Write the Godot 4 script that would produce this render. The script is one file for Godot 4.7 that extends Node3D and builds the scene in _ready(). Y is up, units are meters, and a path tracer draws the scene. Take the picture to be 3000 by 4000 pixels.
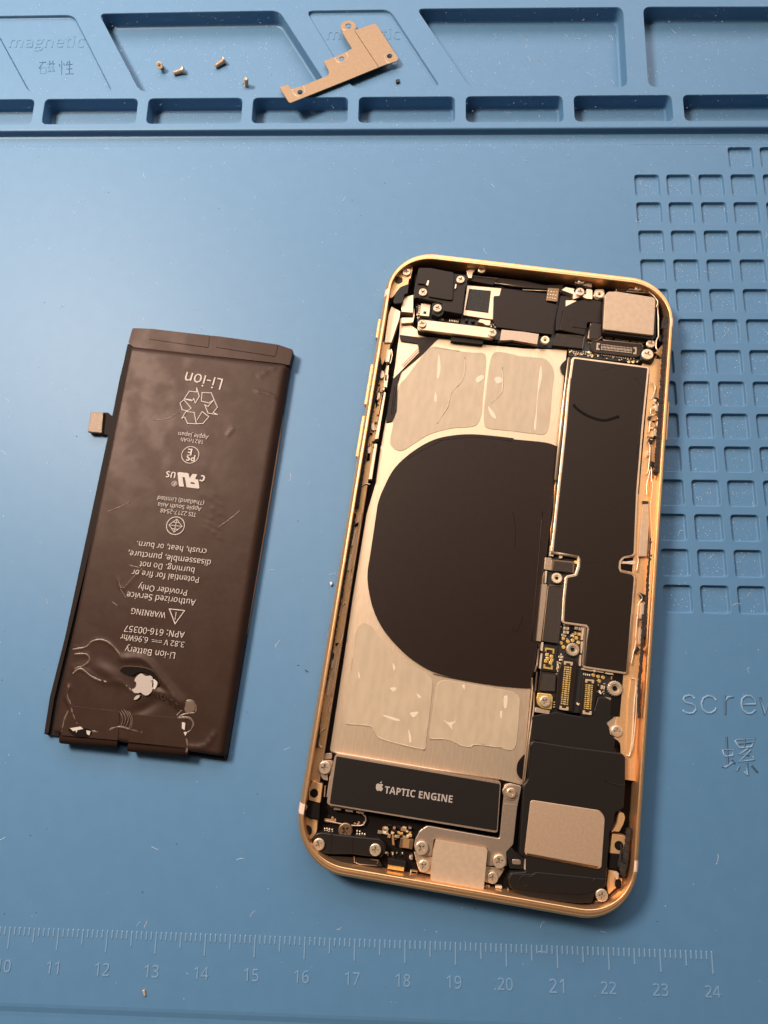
extends Node3D
# A phone taken apart on a blue silicone repair mat. Lengths in the builders are millimetres.
const MM := 0.001
var M := {}
var rng := RandomNumberGenerator.new()
var screw_mesh: ArrayMesh
var standoff_mesh: ArrayMesh


# ---------- nodes ----------
func obj(par: Node, called: String, mesh: Mesh, m: Material) -> MeshInstance3D:
	var o := MeshInstance3D.new()
	o.name = called
	o.mesh = mesh
	o.material_override = m
	par.add_child(o, true)
	return o


func thing(called: String, label: String, category: String, at := Vector3.ZERO, turn := 0.0, group := "") -> Node3D:
	var o := Node3D.new()
	o.name = called
	add_child(o, true)
	o.position = at
	o.rotation_degrees.y = turn
	tag(o, label, category, group)
	return o


func tag(o: Node, label: String, category: String, group := "") -> void:
	o.set_meta("label", label)
	o.set_meta("category", category)
	if group:
		o.set_meta("group", group)


# ---------- outlines ----------
func pts(a: Array) -> PackedVector2Array:
	var p := PackedVector2Array()
	for i in range(0, a.size() - 1, 2):
		p.append(Vector2(a[i], a[i + 1]))
	return p


func clean(p: PackedVector2Array) -> PackedVector2Array:
	# one turning sense (positive area), no doubled points
	var q := PackedVector2Array()
	for v in p:
		if q.is_empty() or q[q.size() - 1].distance_to(v) > 0.004:
			q.append(v)
	if q.size() > 2 and q[0].distance_to(q[q.size() - 1]) < 0.004:
		q.remove_at(q.size() - 1)
	var area := 0.0
	for i in q.size():
		area += q[i].cross(q[(i + 1) % q.size()])
	if area < 0:
		q.reverse()
	return q


func rounded(p: PackedVector2Array, r: float, seg := 4) -> PackedVector2Array:
	p = clean(p)
	if r <= 0:
		return p
	var q := PackedVector2Array()
	var n := p.size()
	for i in n:
		var a := p[(i + n - 1) % n]
		var b := p[i]
		var c := p[(i + 1) % n]
		var d := minf(r, 0.45 * minf(a.distance_to(b), b.distance_to(c)))
		var s := b + (a - b).normalized() * d
		var e := b + (c - b).normalized() * d
		for k in seg + 1:
			var t := float(k) / seg
			q.append(s.lerp(b, t).lerp(b.lerp(e, t), t))
	return q


func smooth_loop(p: PackedVector2Array, seg := 5) -> PackedVector2Array:
	var q := PackedVector2Array()
	var n := p.size()
	for i in n:
		for k in seg:
			q.append(p[i].cubic_interpolate(p[(i + 1) % n], p[(i + n - 1) % n], p[(i + 2) % n], float(k) / seg))
	return clean(q)


func smooth_path(p: PackedVector2Array, seg := 4) -> PackedVector2Array:
	var q := PackedVector2Array()
	var n := p.size()
	for i in n - 1:
		for k in seg:
			q.append(p[i].cubic_interpolate(p[i + 1], p[maxi(i - 1, 0)], p[mini(i + 2, n - 1)], float(k) / seg))
	q.append(p[n - 1])
	return q


func inset(p: PackedVector2Array, d: float) -> PackedVector2Array:
	var q := PackedVector2Array()
	var n := p.size()
	for i in n:
		var t1 := (p[i] - p[(i + n - 1) % n]).normalized()
		var t2 := (p[(i + 1) % n] - p[i]).normalized()
		var m := Vector2(-t1.y - t2.y, t1.x + t2.x)
		var l := m.length()
		q.append(p[i] + (m / l * d * minf(2.0 / l, 1.6) if l > 0.2 else Vector2.ZERO))
	return q


func circle(c: Vector2, r: float, n := 20) -> PackedVector2Array:
	var q := PackedVector2Array()
	for i in n:
		q.append(c + Vector2.from_angle(TAU * i / n) * r)
	return q


func rect(x0: float, y0: float, x1: float, y1: float) -> PackedVector2Array:
	return PackedVector2Array([Vector2(x0, y0), Vector2(x1, y0), Vector2(x1, y1), Vector2(x0, y1)])


# ---------- faces ----------
func begin() -> SurfaceTool:
	var st := SurfaceTool.new()
	st.begin(Mesh.PRIMITIVE_TRIANGLES)
	return st


func v3(p: Vector2, h: float) -> Vector3:
	return Vector3(p.x, h, p.y) * MM


func tri(st: SurfaceTool, a: Vector3, b: Vector3, c: Vector3) -> void:
	st.add_vertex(a)
	st.add_vertex(b)
	st.add_vertex(c)


func quad(st: SurfaceTool, a: Vector3, b: Vector3, c: Vector3, d: Vector3) -> void:
	tri(st, a, b, c)
	tri(st, a, c, d)


func cap(st: SurfaceTool, p: PackedVector2Array, h: float) -> bool:
	var t := Geometry2D.triangulate_polygon(p)
	for i in range(0, t.size(), 3):
		tri(st, v3(p[t[i]], h), v3(p[t[i + 1]], h), v3(p[t[i + 2]], h))
	return not t.is_empty()


func wall(st: SurfaceTool, p: PackedVector2Array, h0: float, q: PackedVector2Array, h1: float) -> void:
	var n := p.size()
	for i in n:
		var j := (i + 1) % n
		quad(st, v3(p[i], h0), v3(p[j], h0), v3(q[j], h1), v3(q[i], h1))


func holed(st: SurfaceTool, outer: PackedVector2Array, holes: Array, h: float) -> void:
	var poly := clean(outer)
	for hole: PackedVector2Array in holes:
		var inner := clean(hole)
		inner.reverse()
		var best := 1e9
		var bi := 0
		var bj := 0
		for i in poly.size():
			for j in inner.size():
				var d := poly[i].distance_squared_to(inner[j])
				if d < best:
					best = d
					bi = i
					bj = j
		var joined := poly.slice(0, bi + 1)
		for k in inner.size() + 1:
			joined.append(inner[(bj + k) % inner.size()])
		joined.append_array(poly.slice(bi))
		poly = joined
	cap(st, poly, h)


func slab(st: SurfaceTool, p: PackedVector2Array, h0: float, h1: float, bevel := 0.06) -> void:
	var b := minf(bevel, (h1 - h0) * 0.5)
	var q := inset(p, b * 0.35)
	var r := inset(p, b)
	wall(st, p, h0, p, h1 - b)
	wall(st, p, h1 - b, q, h1 - b * 0.35)
	wall(st, q, h1 - b * 0.35, r, h1)
	if not cap(st, r, h1):
		# an outline too tight for its bevel keeps a square edge
		wall(st, p, h1 - b, p, h1)
		if not cap(st, p, h1):
			print("NOCAP ", p)


func plate(par: Node, called: String, a: Array, h0: float, h1: float, m: String, r := 0.25, bevel := 0.06) -> MeshInstance3D:
	var st := begin()
	slab(st, rounded(pts(a), r), h0, h1, bevel)
	return obj(par, called, st.commit(), M[m])


func blob(par: Node, called: String, a: Array, h0: float, h1: float, m: String, bevel := 0.06) -> MeshInstance3D:
	var st := begin()
	slab(st, smooth_loop(clean(pts(a))), h0, h1, bevel)
	return obj(par, called, st.commit(), M[m])


func slabs(par: Node, called: String, list: Array, h0: float, h1: float, m: String, r := 0.1, bevel := 0.04) -> MeshInstance3D:
	var st := begin()
	for a in list:
		slab(st, rounded(pts(a), r, 3), h0, h1, bevel)
	return obj(par, called, st.commit(), M[m])


func tube_into(st: SurfaceTool, path: PackedVector3Array, r: float, n := 8, flat := 1.0, wobble := 0.0) -> void:
	var rings := []
	for i in path.size():
		var t := (path[mini(i + 1, path.size() - 1)] - path[maxi(i - 1, 0)]).normalized()
		var side := t.cross(Vector3.UP)
		side = Vector3.RIGHT if side.length() < 0.01 else side.normalized()
		var up := side.cross(t).normalized()
		var ring := PackedVector3Array()
		var rr := r * (1.0 + wobble * rng.randf_range(-1, 1))
		for k in n:
			var a := TAU * k / n
			ring.append((path[i] + side * cos(a) * rr + up * sin(a) * rr * flat) * MM)
		rings.append(ring)
	st.set_smooth_group(0)
	for i in rings.size() - 1:
		for k in n:
			var l := (k + 1) % n
			quad(st, rings[i][k], rings[i][l], rings[i + 1][l], rings[i + 1][k])
	for e in [0, rings.size() - 1]:
		for k in range(1, n - 1):
			tri(st, rings[e][0], rings[e][k], rings[e][k + 1])


func path3(a: Array, h: float, curved := false) -> PackedVector3Array:
	var q := PackedVector3Array()
	for p in smooth_path(pts(a)) if curved else pts(a):
		q.append(Vector3(p.x, h, p.y))
	return q


func tubes(par: Node, called: String, list: Array, h: float, r: float, m: String, curved := false, flat := 1.0, wobble := 0.0) -> MeshInstance3D:
	var st := begin()
	for a in list:
		tube_into(st, path3(a, h, curved), r, 8, flat, wobble)
	st.generate_normals()
	return obj(par, called, st.commit(), M[m])


# ---------- screws ----------
func make_screw_meshes() -> void:
	var st := begin()
	var cross := PackedVector2Array()
	for k in 4:
		var d := Vector2.from_angle(TAU * k / 4)
		var s := d.orthogonal()
		cross.append(d * 0.56 - s * -0.13)
		cross.append(d * 0.56 + s * -0.13)
		cross.append(d * 0.15 + s * -0.15)
	cross = clean(cross)
	var rim := circle(Vector2.ZERO, 0.88, 28)
	holed(st, rim, [cross], 0.5)
	var edge := circle(Vector2.ZERO, 1.0, 28)
	wall(st, rim, 0.5, circle(Vector2.ZERO, 0.97, 28), 0.45)
	wall(st, circle(Vector2.ZERO, 0.97, 28), 0.45, edge, 0.36)
	wall(st, edge, 0.36, edge, 0.0)
	wall(st, cross, 0.5, inset(cross, 0.03), 0.08)
	cap(st, inset(cross, 0.03), 0.08)
	screw_mesh = st.commit()
	st = begin()
	var tooth := PackedVector2Array()
	for i in 40:
		tooth.append(Vector2.from_angle(TAU * i / 40) * (1.0 if i % 2 else 0.9))
	wall(st, tooth, 0.0, tooth, 0.5)
	wall(st, tooth, 0.5, circle(Vector2.ZERO, 0.86, 40), 0.6)
	wall(st, circle(Vector2.ZERO, 0.86, 40), 0.6, circle(Vector2.ZERO, 0.56, 40), 0.6)
	wall(st, circle(Vector2.ZERO, 0.56, 40), 0.6, circle(Vector2.ZERO, 0.52, 40), 0.42)
	wall(st, circle(Vector2.ZERO, 0.52, 40), 0.42, circle(Vector2.ZERO, 0.34, 40), 0.42)
	wall(st, circle(Vector2.ZERO, 0.34, 40), 0.42, circle(Vector2.ZERO, 0.3, 40), -0.6)
	cap(st, circle(Vector2.ZERO, 0.3, 40), -0.6)
	standoff_mesh = st.commit()


func screws(par: Node, a: Array, h: float, r: float, m := "screw", called := "screw", mesh: Mesh = null) -> void:
	for p in pts(a):
		var o := obj(par, called, mesh if mesh else screw_mesh, M[m])
		o.position = v3(p, h)
		o.scale = Vector3.ONE * r
		o.rotation.y = rng.randf() * TAU
		o.rotation.x = rng.randf_range(-0.03, 0.03)


# ---------- writing ----------
func text(par: Node, called: String, s: String, x: float, z: float, width: float, turn: float, h: float, m: String, depth := 0.03, bold := false, mono := false) -> MeshInstance3D:
	var t := TextMesh.new()
	var f := SystemFont.new()
	f.font_names = PackedStringArray(["Droid Sans Mono" if mono else "Droid Sans"])
	f.font_weight = 700 if bold else 400
	t.font = f
	t.text = s
	t.font_size = 64
	t.curve_step = 4.0
	t.depth = 1.0
	t.pixel_size = 0.01 * MM
	t.depth = depth * MM
	var arr := t.get_mesh_arrays()
	var box := AABB()
	var seen := false
	for v: Vector3 in arr[Mesh.ARRAY_VERTEX]:
		box = box.expand(v) if seen else AABB(v, Vector3.ZERO)
		seen = true
	var k := width * MM / box.size.x
	var o := obj(par, called, t, M[m])
	o.basis = Basis(Vector3.UP, deg_to_rad(turn)) * Basis(Vector3.RIGHT, -PI / 2) * Basis.from_scale(Vector3(k, k, 1))
	var mid := box.get_center()
	o.position = Vector3(x, h, z) * MM - o.basis * Vector3(mid.x, mid.y, 0)
	return o


func logo(par: Node, x: float, z: float, size: float, turn: float, h: float, m: String) -> void:
	var st := begin()
	var body := [0, .72, .12, .77, .25, .80, .36, .77, .44, .68, .35, .60, .31, .48, .35, .34, .46, .27, .42, .10, .33, -.04, .24, -.1, .13, -.08, 0, -.04, -.13, -.08, -.24, -.1, -.36, 0, -.46, .2, -.49, .42, -.45, .62, -.35, .75, -.22, .79, -.1, .76]
	var leaf := [0, .84, .02, .95, .1, 1.05, .22, 1.09, .2, .97, .12, .87]
	for a in [body, leaf]:
		var q := PackedVector2Array()
		for p in pts(a):
			q.append((Vector2(p.x, 0.4 - p.y) * size).rotated(deg_to_rad(-turn)) + Vector2(x, z))
		slab(st, smooth_loop(clean(q), 3), h - 0.03, h + 0.02, 0.01)
	obj(par, "fruit_emblem", st.commit(), M[m])


# ---------- materials ----------
func noise(freq: float, octaves := 3, kind := FastNoiseLite.TYPE_SIMPLEX_SMOOTH, size := 512, lo := Color.BLACK, hi := Color.WHITE, from := 0.0, to := 1.0) -> NoiseTexture2D:
	var n := FastNoiseLite.new()
	n.noise_type = kind
	n.frequency = freq
	n.fractal_octaves = octaves
	n.seed = 7
	var t := NoiseTexture2D.new()
	t.width = size
	t.height = size
	t.seamless = true
	t.noise = n
	var g := Gradient.new()
	g.set_color(0, lo)
	g.set_color(1, hi)
	g.set_offset(0, from)
	g.set_offset(1, to)
	t.color_ramp = g
	return t


func mat(called: String, c: Color, rough: float, metal := 0.0, tex: Texture2D = null, bump: Texture2D = null, relief := 0.0, scale := 100.0) -> StandardMaterial3D:
	var m := StandardMaterial3D.new()
	m.resource_name = called
	m.albedo_color = c
	m.roughness = rough
	m.metallic = metal
	if tex or bump:
		m.uv1_triplanar = true
		m.uv1_scale = Vector3.ONE * scale
	if tex:
		m.albedo_texture = tex
	if bump:
		m.heightmap_enabled = true
		m.heightmap_texture = bump
		m.heightmap_scale = relief
	M[called] = m
	return m


func lin(r: float, g: float, b: float) -> Color:
	return Color(r, g, b).linear_to_srgb()


func materials() -> void:
	var soft := noise(0.012, 4, FastNoiseLite.TYPE_SIMPLEX_SMOOTH, 512, Color(0.975, 0.98, 0.985), Color(1, 1, 1), 0.1, 0.9)
	var fine := noise(0.12, 3)
	var grain := noise(0.3, 2)
	var speck := noise(0.16, 2, FastNoiseLite.TYPE_SIMPLEX_SMOOTH, 512, Color(0.45, 0.42, 0.38), Color(1, 1, 1), 0.35, 0.75)
	var mott := noise(0.03, 4, FastNoiseLite.TYPE_SIMPLEX_SMOOTH, 512, Color(0.965, 0.962, 0.96), Color(1, 1, 1), 0.25, 0.75)
	mat("silicone", lin(0.08, 0.185, 0.315), 0.52, 0.0, soft, fine, 0.0004, 30.0)
	mat("silicone_mark", lin(0.16, 0.27, 0.4), 0.5)
	mat("desk", lin(0.10, 0.28, 0.08), 0.6)
	mat("gold", lin(0.86, 0.49, 0.235), 0.4, 0.9, mott, grain, 0.0003, 60.0)
	mat("gold_shelf", lin(0.74, 0.43, 0.2), 0.45, 0.6, mott, grain, 0.00025, 90.0)
	mat("band", lin(0.75, 0.53, 0.4), 0.55)
	mat("silver", lin(0.76, 0.56, 0.385), 0.42, 0.8, mott, grain, 0.0002, 40.0)
	mat("silver_dark", lin(0.5, 0.36, 0.26), 0.45, 0.8, mott, grain, 0.00025, 90.0)
	mat("bright", lin(0.8, 0.61, 0.43), 0.38, 0.5)
	mat("screw", lin(0.62, 0.47, 0.33), 0.35, 0.55, mott, null, 0.0, 300.0)
	mat("steel_warm", lin(0.27, 0.165, 0.09), 0.42, 0.8, mott, grain, 0.0002, 60.0)
	mat("residue", lin(0.47, 0.35, 0.235), 0.32, 0.0, null, soft, 0.005, 45.0)
	mat("white_film", lin(0.66, 0.52, 0.385), 0.25)
	mat("peach", lin(0.52, 0.36, 0.235), 0.5, 0.2, mott, grain, 0.0001, 40.0)
	mat("black", lin(0.014, 0.01, 0.008), 0.45, 0.0, mott, grain, 0.00025, 90.0)
	mat("graphite", lin(0.022, 0.012, 0.008), 0.42, 0.25, mott, fine, 0.000375, 40.0)
	mat("tape", lin(0.022, 0.013, 0.009), 0.42, 0.2, mott, fine, 0.00025, 60.0)
	for n in ["black", "graphite", "tape"]:
		M[n].metallic_specular = 0.35
	mat("label_metal", lin(0.85, 0.57, 0.37), 0.45, 0.75, mott, grain, 0.0003, 90.0)
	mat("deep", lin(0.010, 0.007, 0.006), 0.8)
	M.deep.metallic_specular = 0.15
	mat("pcb", lin(0.028, 0.019, 0.014), 0.5, 0.0, speck, null, 0.0, 300.0)
	mat("foam", lin(0.1, 0.068, 0.05), 0.8, 0.0, speck, grain, 0.01, 400.0)
	mat("gasket", lin(0.03, 0.02, 0.016), 0.6, 0.0, null, grain, 0.02, 300.0)
	mat("pad", lin(0.95, 0.60, 0.18), 0.35, 0.7)
	mat("print", lin(0.44, 0.36, 0.31), 0.6)
	mat("print_bright", lin(0.37, 0.3, 0.255), 0.5)
	mat("pouch", lin(0.038, 0.019, 0.0125), 0.42, 0.2, mott, fine, 0.000375, 40.0)
	M.pouch.metallic_specular = 0.28
	M.pouch.roughness = 0.42
	mat("pouch_side", lin(0.018, 0.012, 0.01), 0.65)
	M.pouch_side.metallic_specular = 0.2
	mat("glue", lin(0.12, 0.075, 0.052), 0.35)
	mat("white_crumb", lin(0.5, 0.41, 0.34), 0.5)
	mat("dust", lin(0.62, 0.62, 0.62), 0.6)
	mat("dirt", lin(0.03, 0.022, 0.02), 0.8)
	mat("bronze", lin(0.5, 0.36, 0.27), 0.45, 0.3, speck, grain, 0.003, 500.0)
	var smudge := noise(0.006, 5, FastNoiseLite.TYPE_SIMPLEX_SMOOTH, 512, Color(0.84, 0.84, 0.84), Color(1, 1, 1), 0.25, 0.75)
	for n in ["pouch"]:
		M[n].roughness_texture = smudge
		M[n].roughness /= 0.87
	var streak := noise(0.02, 4, FastNoiseLite.TYPE_SIMPLEX_SMOOTH, 512, Color(0.96, 0.957, 0.955), Color(1, 1, 1), 0.2, 0.75)
	M.residue.albedo_texture = streak
	M.residue.uv1_scale = Vector3(45, 45, 14)
	M.silver.uv1_scale = Vector3(120, 60, 18)
	mat("rust", lin(0.5, 0.25, 0.12), 0.7)
	mat("copper", lin(0.55, 0.28, 0.12), 0.4, 0.6)


func _ready() -> void:
	rng.seed = 11
	var cam := Camera3D.new()
	cam.name = "camera"
	add_child(cam)
	cam.position = Vector3(0.00888, 0.14772, -0.05457)
	cam.rotation = Vector3(-1.35145, 0.14892, -0.13170)
	cam.fov = 75.137
	cam.near = 0.005
	cam.far = 5.0
	cam.current = true

	var we := WorldEnvironment.new()
	we.name = "environment"
	var env := Environment.new()
	env.background_mode = Environment.BG_COLOR
	env.background_color = lin(0.07, 0.062, 0.058)
	env.tonemap_mode = Environment.TONE_MAPPER_LINEAR
	env.tonemap_exposure = 1.0
	env.sdfgi_enabled = true
	env.ssao_enabled = true
	env.ssil_enabled = true
	we.environment = env
	add_child(we)

	area("lamp", Vector3(-0.22, 0.32, -0.25), Vector3(0.0, 0, -0.1), Vector2(0.09, 0.09), Color(1.0, 0.93, 0.86), 0.262)
	area("window_light", Vector3(0.0, 0.55, -0.85), Vector3(0, 0, -0.15), Vector2(1.2, 0.4), Color(0.97, 0.97, 1.0), 0.68)
	area("ceiling_lamp", Vector3(0.10, 1.0, -0.64), Vector3(0.10, 0, -0.40), Vector2(0.8, 0.55), Color(1.0, 0.92, 0.84), 0.36)

	materials()
	make_screw_meshes()
	build_mat()
	build_phone()
	build_battery()
	build_loose_parts()
	build_dust()


func area(called: String, at: Vector3, towards: Vector3, size: Vector2, c: Color, energy: float) -> void:
	var l := AreaLight3D.new()
	l.name = called
	l.area_size = size
	l.light_color = c
	l.light_energy = energy
	l.area_normalize_energy = true
	l.area_range = 10.0
	l.shadow_enabled = true
	add_child(l)
	l.look_at_from_position(at, towards, Vector3.UP)


# ---------- the mat ----------
const RIM := 1.8


func framed(st: SurfaceTool, outer: Array, hole: PackedVector2Array, h: float) -> void:
	holed(st, pts(outer), [hole], h)


func cup(par: Node, called: String, hole: PackedVector2Array, h: float, depth: float, fillet := 0.25, m := "silicone") -> MeshInstance3D:
	var st := begin()
	var a := inset(hole, 0.06)
	var b := inset(hole, 0.12)
	wall(st, hole, h, a, h - 0.05)
	wall(st, a, h - 0.05, b, h - 0.2)
	var c := inset(hole, 0.2)
	wall(st, b, h - 0.2, c, h - depth + fillet)
	var d := inset(hole, 0.2 + fillet * 0.3)
	var e := inset(hole, 0.2 + fillet)
	wall(st, c, h - depth + fillet, d, h - depth + fillet * 0.3)
	wall(st, d, h - depth + fillet * 0.3, e, h - depth)
	if not cap(st, e, h - depth):
		wall(st, c, h - depth + fillet, c, h - depth)
		cap(st, c, h - depth)
	return obj(par, called, st.commit(), M[m])


func strokes(par: Node, called: String, list: Array, h: float, r: float) -> void:
	tubes(par, called, list, h, r, "silicone_mark", false, 0.7)


func build_mat() -> void:
	var desk := MeshInstance3D.new()
	desk.name = "desk"
	var box := BoxMesh.new()
	box.size = Vector3(1.2, 0.02, 0.9)
	desk.mesh = box
	desk.material_override = M.desk
	desk.position = Vector3(0, -0.0142, -0.1)
	desk.set_meta("kind", "structure")
	add_child(desk)

	var t := thing("repair_mat", "blue silicone repair mat with moulded parts trays, square pockets and a ruler", "mat")
	var st := begin()
	# grid of square pockets
	var g: Array = [65.457, -183.444, 7.978]
	var half: float = g[2] * 0.5
	var gx: float = g[0] + 3.2 - half
	var gz: float = g[1] + 3.15 - half
	var cols := 10
	var rows := 15
	var first := true
	var proto: MeshInstance3D
	for r in rows:
		for c in cols:
			if r == 0 and c < 3:
				continue
			var cx: float = gx + half + c * g[2]
			var cz: float = gz + half + r * g[2]
			var hole := rounded(rect(cx - 3.2, cz - 3.15, cx + 3.2, cz + 3.15), 1.0, 5)
			holed(st, rect(cx - half, cz - half, cx + half, cz + half), [hole], 0.0)
			if first:
				var at_origin := rounded(rect(-3.2, -3.15, 3.2, 3.15), 1.0, 5)
				proto = cup(t, "square_pocket", at_origin, 0.0, 0.85, 0.25)
				proto.position = Vector3(cx, 0, cz) * MM
				first = false
			else:
				var o: Node3D = proto.duplicate()
				o.name = "square_pocket"
				t.add_child(o, true)
				o.position = Vector3(cx, 0, cz) * MM
	# open field round the grid
	var zt := -184.2
	var zb := 13.6
	var ge: float = gx + cols * g[2]
	var gb: float = gz + rows * g[2]
	for q: PackedVector2Array in [rect(-160, zt, gx, zb), rect(gx, zt, 170, gz), rect(gx, gb, 170, zb), rect(ge, gz, 170, gb), rect(gx, gz, gx + 3 * g[2], gz + g[2])]:
		cap(st, q, 0.0)
	# slope and step up to the tray
	var xs := [-160.0, 170.0]
	var prof := [Vector2(zt, 0.0), Vector2(-184.6, -0.06), Vector2(-186.9, -0.10), Vector2(-187.35, 0.0), Vector2(-187.5, 0.4), Vector2(-187.65, 1.5), Vector2(-187.8, 1.74), Vector2(-188.05, RIM)]
	var front := [Vector2(zb, 0.0), Vector2(14.2, -0.06), Vector2(15.2, -0.3), Vector2(16.0, -0.34), Vector2(60.0, -0.34), Vector2(61.0, -4.0)]
	for pr: Array in [prof, front]:
		for i in pr.size() - 1:
			var a: Vector2 = pr[i]
			var b: Vector2 = pr[i + 1]
			quad(st, Vector3(xs[0], a.y, a.x) * MM, Vector3(xs[1], a.y, a.x) * MM, Vector3(xs[1], b.y, b.x) * MM, Vector3(xs[0], b.y, b.x) * MM)
	# tray: a row of small pockets and a row of large ones
	var zm := -199.9
	var z1 := -188.05
	var z0 := -231.6
	var pocket_x := -113.6
	var row: Array = [-88.07,-197.09,-62.65,-197.38,-59.97,-197.36,-35.01,-197.65,-32.12,-197.73,-7.26,-198.01,-4.72,-198,20.86,-198.08,23.38,-198.06,48.85,-197.87,50.9,-197.85,76.49,-197.65,78.48,-197.63]
	var low: Array = [-87.22,-189.16,-62.25,-189.35,-60.02,-189.43,-34.47,-189.56,-4.61,-190.08,50.58,-189.88]
	var zlow: float = (low[1] + low[3] + low[5] + low[9] + low[11]) / 5.0
	var ztop: float = (row[1] + row[5] + row[13] + row[21]) / 4.0
	zm = ztop - 0.75
	var pitch: float = (row[24] - row[0]) / 6.0
	for k in range(-2, 10):
		var x0: float = row[0] + k * pitch
		var hole := rounded(rect(x0, ztop, x0 + pitch - 2.65, zlow), 1.6, 5)
		holed(st, rect(x0 - 1.325, zm, x0 - 1.325 + pitch, z1), [hole], RIM)
		if k > -2 and k < 8:
			cup(t, "small_tray", hole, RIM, 4.0, 0.5)
		else:
			cap(st, hole, RIM)
	var xa: float = row[0] - 2 * pitch - 1.325
	var xb: float = row[0] + 10 * pitch - 1.325
	var big := [
		[[-107.85,-224.72,-83.66,-224.83,-69.87,-199.28,-92.53,-199.31], 0.75, "magnetic_pad"],
		[[-76.85,-225.21,-27.21,-225.6,-12.39,-199.98,-62.88,-199.61], 4.2, "large_tray"],
		[[-19.97,-225.4,2.83,-225.51,16.66,-200.32,-6.52,-200.22], 0.75, "magnetic_pad"],
		[[9.89,-225.72,65.08,-225.5,64.82,-200.06,24.07,-200.25], 4.2, "large_tray"],
		[[70.2,-225.54,136.36,-224.75,132.72,-199.17,70.01,-199.97], 4.2, "large_tray"],
	]
	var holes := []
	for b in big:
		var hole := rounded(pts(b[0]), 2.2, 6)
		holes.append(hole)
		cup(t, b[2], hole, RIM, b[1], 0.6 if b[1] > 1 else 0.2)
	# cells between sloping cuts, one round each large pocket
	var cut := [[xa, xa]]
	for i in 4:
		var p := pts(big[i][0])
		var q := pts(big[i + 1][0])
		var top := (p[1] + q[0]) * 0.5
		var bot := (p[2] + q[3]) * 0.5
		var dir := (bot - top) / (bot.y - top.y)
		cut.append([(top + dir * (z0 - top.y)).x, (top + dir * (zm - top.y)).x])
	cut.append([xb, xb])
	for i in 5:
		holed(st, PackedVector2Array([Vector2(cut[i][0], z0), Vector2(cut[i + 1][0], z0), Vector2(cut[i + 1][1], zm), Vector2(cut[i][1], zm)]), [holes[i]], RIM)
	var back := [Vector2(z0, RIM), Vector2(-231.9, RIM - 0.1), Vector2(-232.1, RIM - 0.5), Vector2(-232.2, -4.0)]
	for i in 3:
		var a: Vector2 = back[i]
		var b: Vector2 = back[i + 1]
		quad(st, Vector3(xa, a.y, a.x) * MM, Vector3(xb, a.y, a.x) * MM, Vector3(xb, b.y, b.x) * MM, Vector3(xa, b.y, b.x) * MM)
	obj(t, "mat_surface", st.commit(), M.silicone)
	# ruler in millimetres, from 9 to 24
	for i in range(-80, 71):
		var mm := posmod(i, 10)
		var long := 4.1 if mm == 0 else (2.9 if mm == 5 else 1.6)
		var s := begin()
		slab(s, rounded(rect(-0.17, 0.05, 0.17, long), 0.16, 3), -0.1, 0.12, 0.1)
		var o := obj(t, "ruler_tick", s.commit(), M.silicone_mark)
		o.position = Vector3(i, 0, 0) * MM
	for n in range(9, 25):
		text(t, "ruler_number", str(n), n - 17 + (n - 17) * 9.0 - 0.35, 7.1, 2.9 if n != 11 else 2.5, 0, 0.06, "silicone_mark", 0.12)
	# moulded writing
	strokes(t, "raised_lettering", [[70.38,-47.75,69.94,-48.21,69.27,-48.29,68.38,-47.99,68.14,-47.42,68.58,-46.86,69.72,-46.6,70.55,-46.15,70.58,-45.4,69.95,-44.73,68.98,-44.62,68.05,-44.97,67.89,-45.34],
		[74.89,-47.47,74.27,-48.12,73.32,-48.29,72.32,-47.79,71.85,-46.75,71.95,-45.62,72.66,-44.89,73.61,-44.81,74.51,-45.3,74.85,-45.87], [76.9,-48.46,76.56,-44.6], [76.81,-47.42,77.45,-48.09,78.61,-48.21],
		[80.2,-46.65,83.09,-46.81,82.99,-47.74,82.19,-48.48,81.23,-48.46,80.41,-47.88,80.11,-46.74,80.29,-45.62,81.08,-44.89,82.04,-44.91,82.97,-45.59], [84.1,-48.33,84.8,-44.79,85.7,-47.05,86.23,-44.82,87.56,-48.41]], 0.03, 0.24)
	strokes(t, "raised_lettering", [[75.46,-37.56,77.75,-37.7,77.35,-36.42,75.64,-36.28,75.46,-37.56], [76.45,-40.15,76.25,-34.66], [74.99,-34.27,75.73,-34.11,77.52,-35.24], [77.08,-35.59,77.68,-34.88],
		[78.11,-39.54,82.33,-40.01,81.4,-38.25,78.82,-38,78.11,-39.54], [80.13,-39.87,79.96,-38.12], [78.51,-38.82,81.86,-39.17], [80.6,-37.86,78.7,-36.72,80.67,-36.59], [81.14,-37.51,78.47,-35.26,81.72,-35.7,81.41,-36.42],
		[80.15,-35.12,80.1,-32.59,79.41,-33.3], [78.57,-34.36,77.92,-33.44], [81.04,-34.6,82.13,-33.27]], 0.03, 0.22)
	var w: Array = [-100.74,-216.12,-80.11,-216.15,-13.89,-217.53,5.73,-217.96]
	text(t, "raised_lettering", "magnetic", (w[0] + w[2]) / 2, (w[1] + w[3]) / 2, w[2] - w[0], 0, 1.06, "silicone", 0.14)
	text(t, "raised_lettering", "magnetic", (w[4] + w[6]) / 2, (w[5] + w[7]) / 2, w[6] - w[4], 0, 1.06, "silicone", 0.14)
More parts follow.
